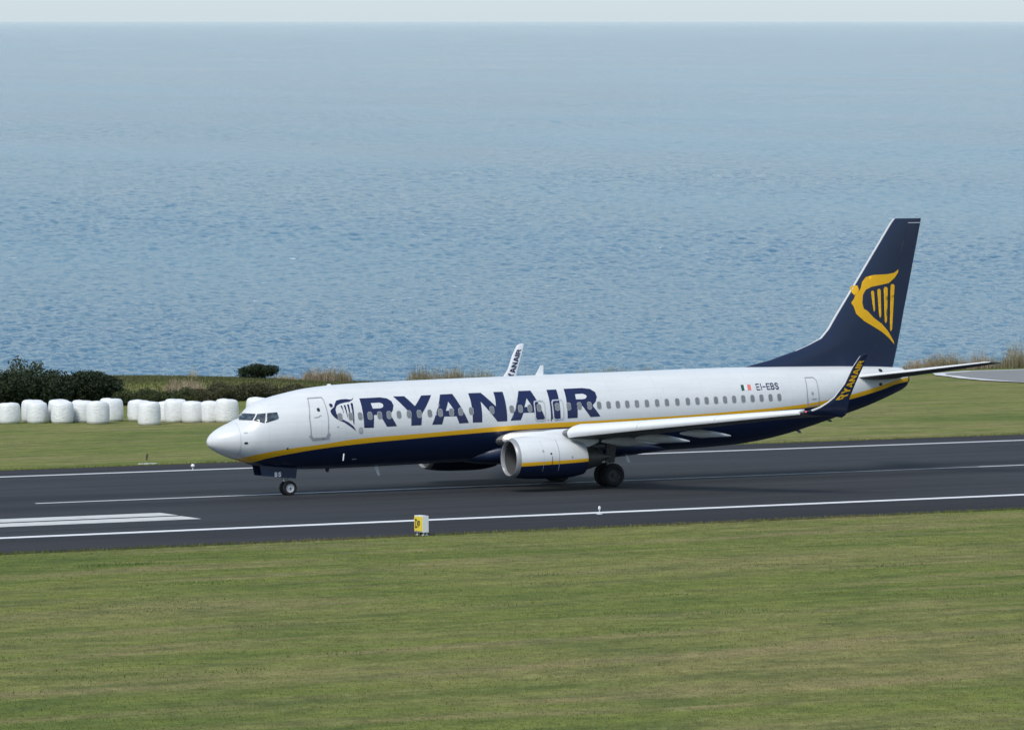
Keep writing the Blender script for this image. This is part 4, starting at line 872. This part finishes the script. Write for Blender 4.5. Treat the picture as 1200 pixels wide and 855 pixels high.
for i, (x, w, h, n, lab) in enumerate([(81.5, 2.6, 1.75, 600, 'tan reeds above the second letter of the fuselage name'), (84.3, 2.6, 1.7, 560, 'tan reed clump above the middle letters of the fuselage name'), (87.1, 2.4, 1.55, 300, 'sparse short reeds just left of the far winglet'),
    (92.2, 2.4, 1.0, 160, 'very sparse reeds just right of the far winglet'), (97.2, 2.0, 1.25, 150, 'first thin reeds above the cabin roof behind the lettering'), (100.2, 3.2, 1.55, 260, 'thin taller reeds above the cabin roof behind the lettering'), (103.6, 2.8, 1.4, 200, 'last few thin reeds above the rear cabin roof')]):
    spiky('reed_clump', x, 154.0, w, 1.8, h, n, M_REEDG, lab, 'reeds', GR, 30+i, .015, .3, .35)
for i, (x, w, h, n, mt, lab) in enumerate([(132.3, 2.6, 1.1, 700, M_DRY, 'low pale reeds directly behind the tail cone'), (134.9, 3.0, 1.65, 1000, M_REEDG, 'dense reeds above the middle of the tailplane'), (137.0, 1.8, 1.1, 420, M_DRY, 'lower pale reeds between the dense clump and the taller plumes'),
    (138.7, 1.3, 1.95, 330, M_DRY, 'tall pinkish plumed reeds near the tailplane tip'), (140.3, 1.9, 1.35, 420, M_REEDG, 'grey green reeds beside the pad right of the tailplane tip'), (142.1, 1.6, 2.45, 480, M_REEDG, 'tallest tan reeds near the right photo edge'), (144.3, 2.4, 1.95, 600, M_DRY, 'pale reeds cut by the right photo edge')]):
    spiky('reed_clump', x, 154.0 if x < 141 else 153.0, w+.6, 2.0, h*1.18, int(n*1.3), mt, lab, 'reeds', GR, 50+i, .016, .28, .4)
# scrub along the foot of the bank
GS = 'scrub along the foot of the bank'
for i, (x, y, rx, h, mt, lab) in enumerate([(44.0, 128, 1.9, 1.2, M_GREENSCRUB, 'green scrub just right of the rounded dark bush'), (46.4, 128.5, 1.9, 1.1, M_GREENSCRUB, 'green scrub above the gap in the bale row'), (48.4, 128.5, 1.8, 1.15, M_GREENSCRUB, 'dark green scrub left of the pale reeds on the bank'),
    (51.6, 129, 1.8, 1.1, M_SCRUB, 'brown scrub just right of the pale bank reeds'), (53.8, 129.5, 2.0, 1.3, M_SCRUB, 'brown scrub above the domed end bale'), (56.2, 130, 2.0, 1.3, M_SCRUB, 'brown scrub below the lone dark bush'), (58.6, 130, 2.0, 1.2, M_SCRUB, 'low brown scrub just above the cockpit'), (61.2, 130.5, 2.2, .9, M_SCRUB, 'lowest brown scrub at the right, behind the forward fuselage')]):
    shrub('scrub', x-1.5, y-4, rx, 1.9, h+.12, 8, 5200, .075, mt, lab, 'scrub', GS, 70+i, .5, 3)

# ---------------------------------------------------------------- grass as geometry
def tufts(name, n, region, seed, h0, mat, wid=.012, per=1):
    rg = np.random.default_rng(seed); P_ = region(rg, n); n = len(P_)
    z = np.array([ground_z(float(a), float(b)) for a, b in P_]) if n < 60000 else np.array([ground_z(float(a), float(b)) for a, b in P_])
    base = np.column_stack([P_, z-.005]); H = h0*(.5+rg.random(n)); th = rg.uniform(0, 6.28, n); ln = H*rg.uniform(.1, .9, n)
    top = base+np.stack([ln*np.cos(th), ln*np.sin(th), H], 1); ph = rg.uniform(0, 3.14, n)
    s = np.stack([np.cos(ph), np.sin(ph), 0*ph], 1)*(wid*(.6+.9*rg.random(n)))[:, None]
    V = np.stack([base-s, base+s, top], 1).reshape(-1, 3)
    return tag(mesh_np(name, V, np.arange(3*n).reshape(-1, 3), mat, 3), None, 'grass', kind='stuff')
def blade_mat():
    m, t, b = new_mat('grass_blades')
    vs_ = coords(t, (.55, 1.5, 1)); big = noise(t, vs_, .045, 5, .6, .6); dry = noise(t, coords(t, (.35, 2.2, 1)), .16, 6, .62, .4)
    r = node(t, 'ShaderNodeNewGeometry').outputs['Random Per Island']
    c = ramp(t, big, [(.36, (.118, .155, .030)), (.50, (.170, .196, .046)), (.64, (.235, .220, .078))])
    c = mix(t, ramp(t, dry, [(.49, 0.0), (.66, .68)]), c, (.27, .215, .11))
    c = mix(t, .8, c, ramp(t, r, [(0.0, .60), (.4, .95), (.8, 1.2), (1.0, 1.7)]), 'MULTIPLY')
    t.links.new(c, b.inputs['Base Color']); b.inputs['Roughness'].default_value = .8; b.inputs['Specular IOR Level'].default_value = .1
    c2 = mix(t, .9, c, ramp(t, noise(t, coords(t), 1.1, 5, .7), [(.30, .72), (.5, 1.0), (.68, 1.32)]), 'MULTIPLY'); t.links.new(c2, b.inputs['Base Color'])
    tr = node(t, 'ShaderNodeBsdfTranslucent', {'Color': c2}); ms = node(t, 'ShaderNodeMixShader', {0: .5, 1: b.outputs[0], 2: tr.outputs[0]})
    t.links.new(ms.outputs[0], [n for n in t.nodes if n.type == 'OUTPUT_MATERIAL'][0].inputs['Surface'])
    return m
M_BLADE = blade_mat()
CX, CY = -73.7, -185.5
def view_region(d0, d1, spread, power=1.0):
    def f(rg, n):
        # evenly spread over the near field the photograph covers, a little wider than it
        d = d0+(d1-d0)*rg.random(n)**power; a = yaw+radians(1)*rg.uniform(-spread, spread, n)
        P_ = np.stack([CX+d*np.sin(a), CY+d*np.cos(a)], 1)
        return P_[(P_[:, 1] < -30.3) | (P_[:, 1] > 32.1)]
    return f
g1 = tufts('short_grass', 330000, view_region(92, 190, 9.5), 5, .032, M_BLADE, .012); g1['label'] = 'mown grass covering the near side of the runway'
def edge_region(rg, n):
    x = rg.uniform(-60, 90, n); k = rg.random(n) < .5
    y = np.where(k, -30.5-np.abs(rg.normal(size=n))*.45+.30, 32.0+np.abs(rg.normal(size=n))*.6-.35); return np.stack([x, y], 1)
g2 = tufts('edge_grass', 30000, edge_region, 6, .10, M_BLADE, .015); g2['label'] = 'longer grass fringing both shoulders of the runway'
def clump_region(rg, n):
    c = rg.uniform(0, 1, (90, 2)); cx = -45+c[:, 0]*80; cy = -88+c[:, 1]*50; i = (rg.random(n)**2*90).astype(int); P_ = np.stack([cx[i]+rg.normal(size=n)*.9, cy[i]+rg.normal(size=n)*.35], 1)
    return P_
g3 = tufts('weed_patch', 4500, clump_region, 8, .07, leaf_mat('weed_green', [(.05, .095, .022), (.07, .13, .03), (.10, .15, .04)]), .014); g3['label'] = 'darker green weed patches in the near mown grass'
def bank_region(rg, n): return np.stack([rg.uniform(38, 92, n), rg.uniform(126, 157, n)], 1)
g4 = tufts('bank_grass', 60000, bank_region, 9, .16, leaf_mat('bank_grass_blade', [(.05, .058, .022), (.085, .095, .034), (.125, .125, .055)]), .03); g4['label'] = 'rough grass covering the bank behind the bales'

# ---------------------------------------------------------------- lay the airfield on its slope
for o in list(C.objects):
    if o.parent is None and o.type in ('MESH', 'EMPTY') and o.name not in ('sea', 'haze'):
        o.matrix_basis = TILT @ o.matrix_basis
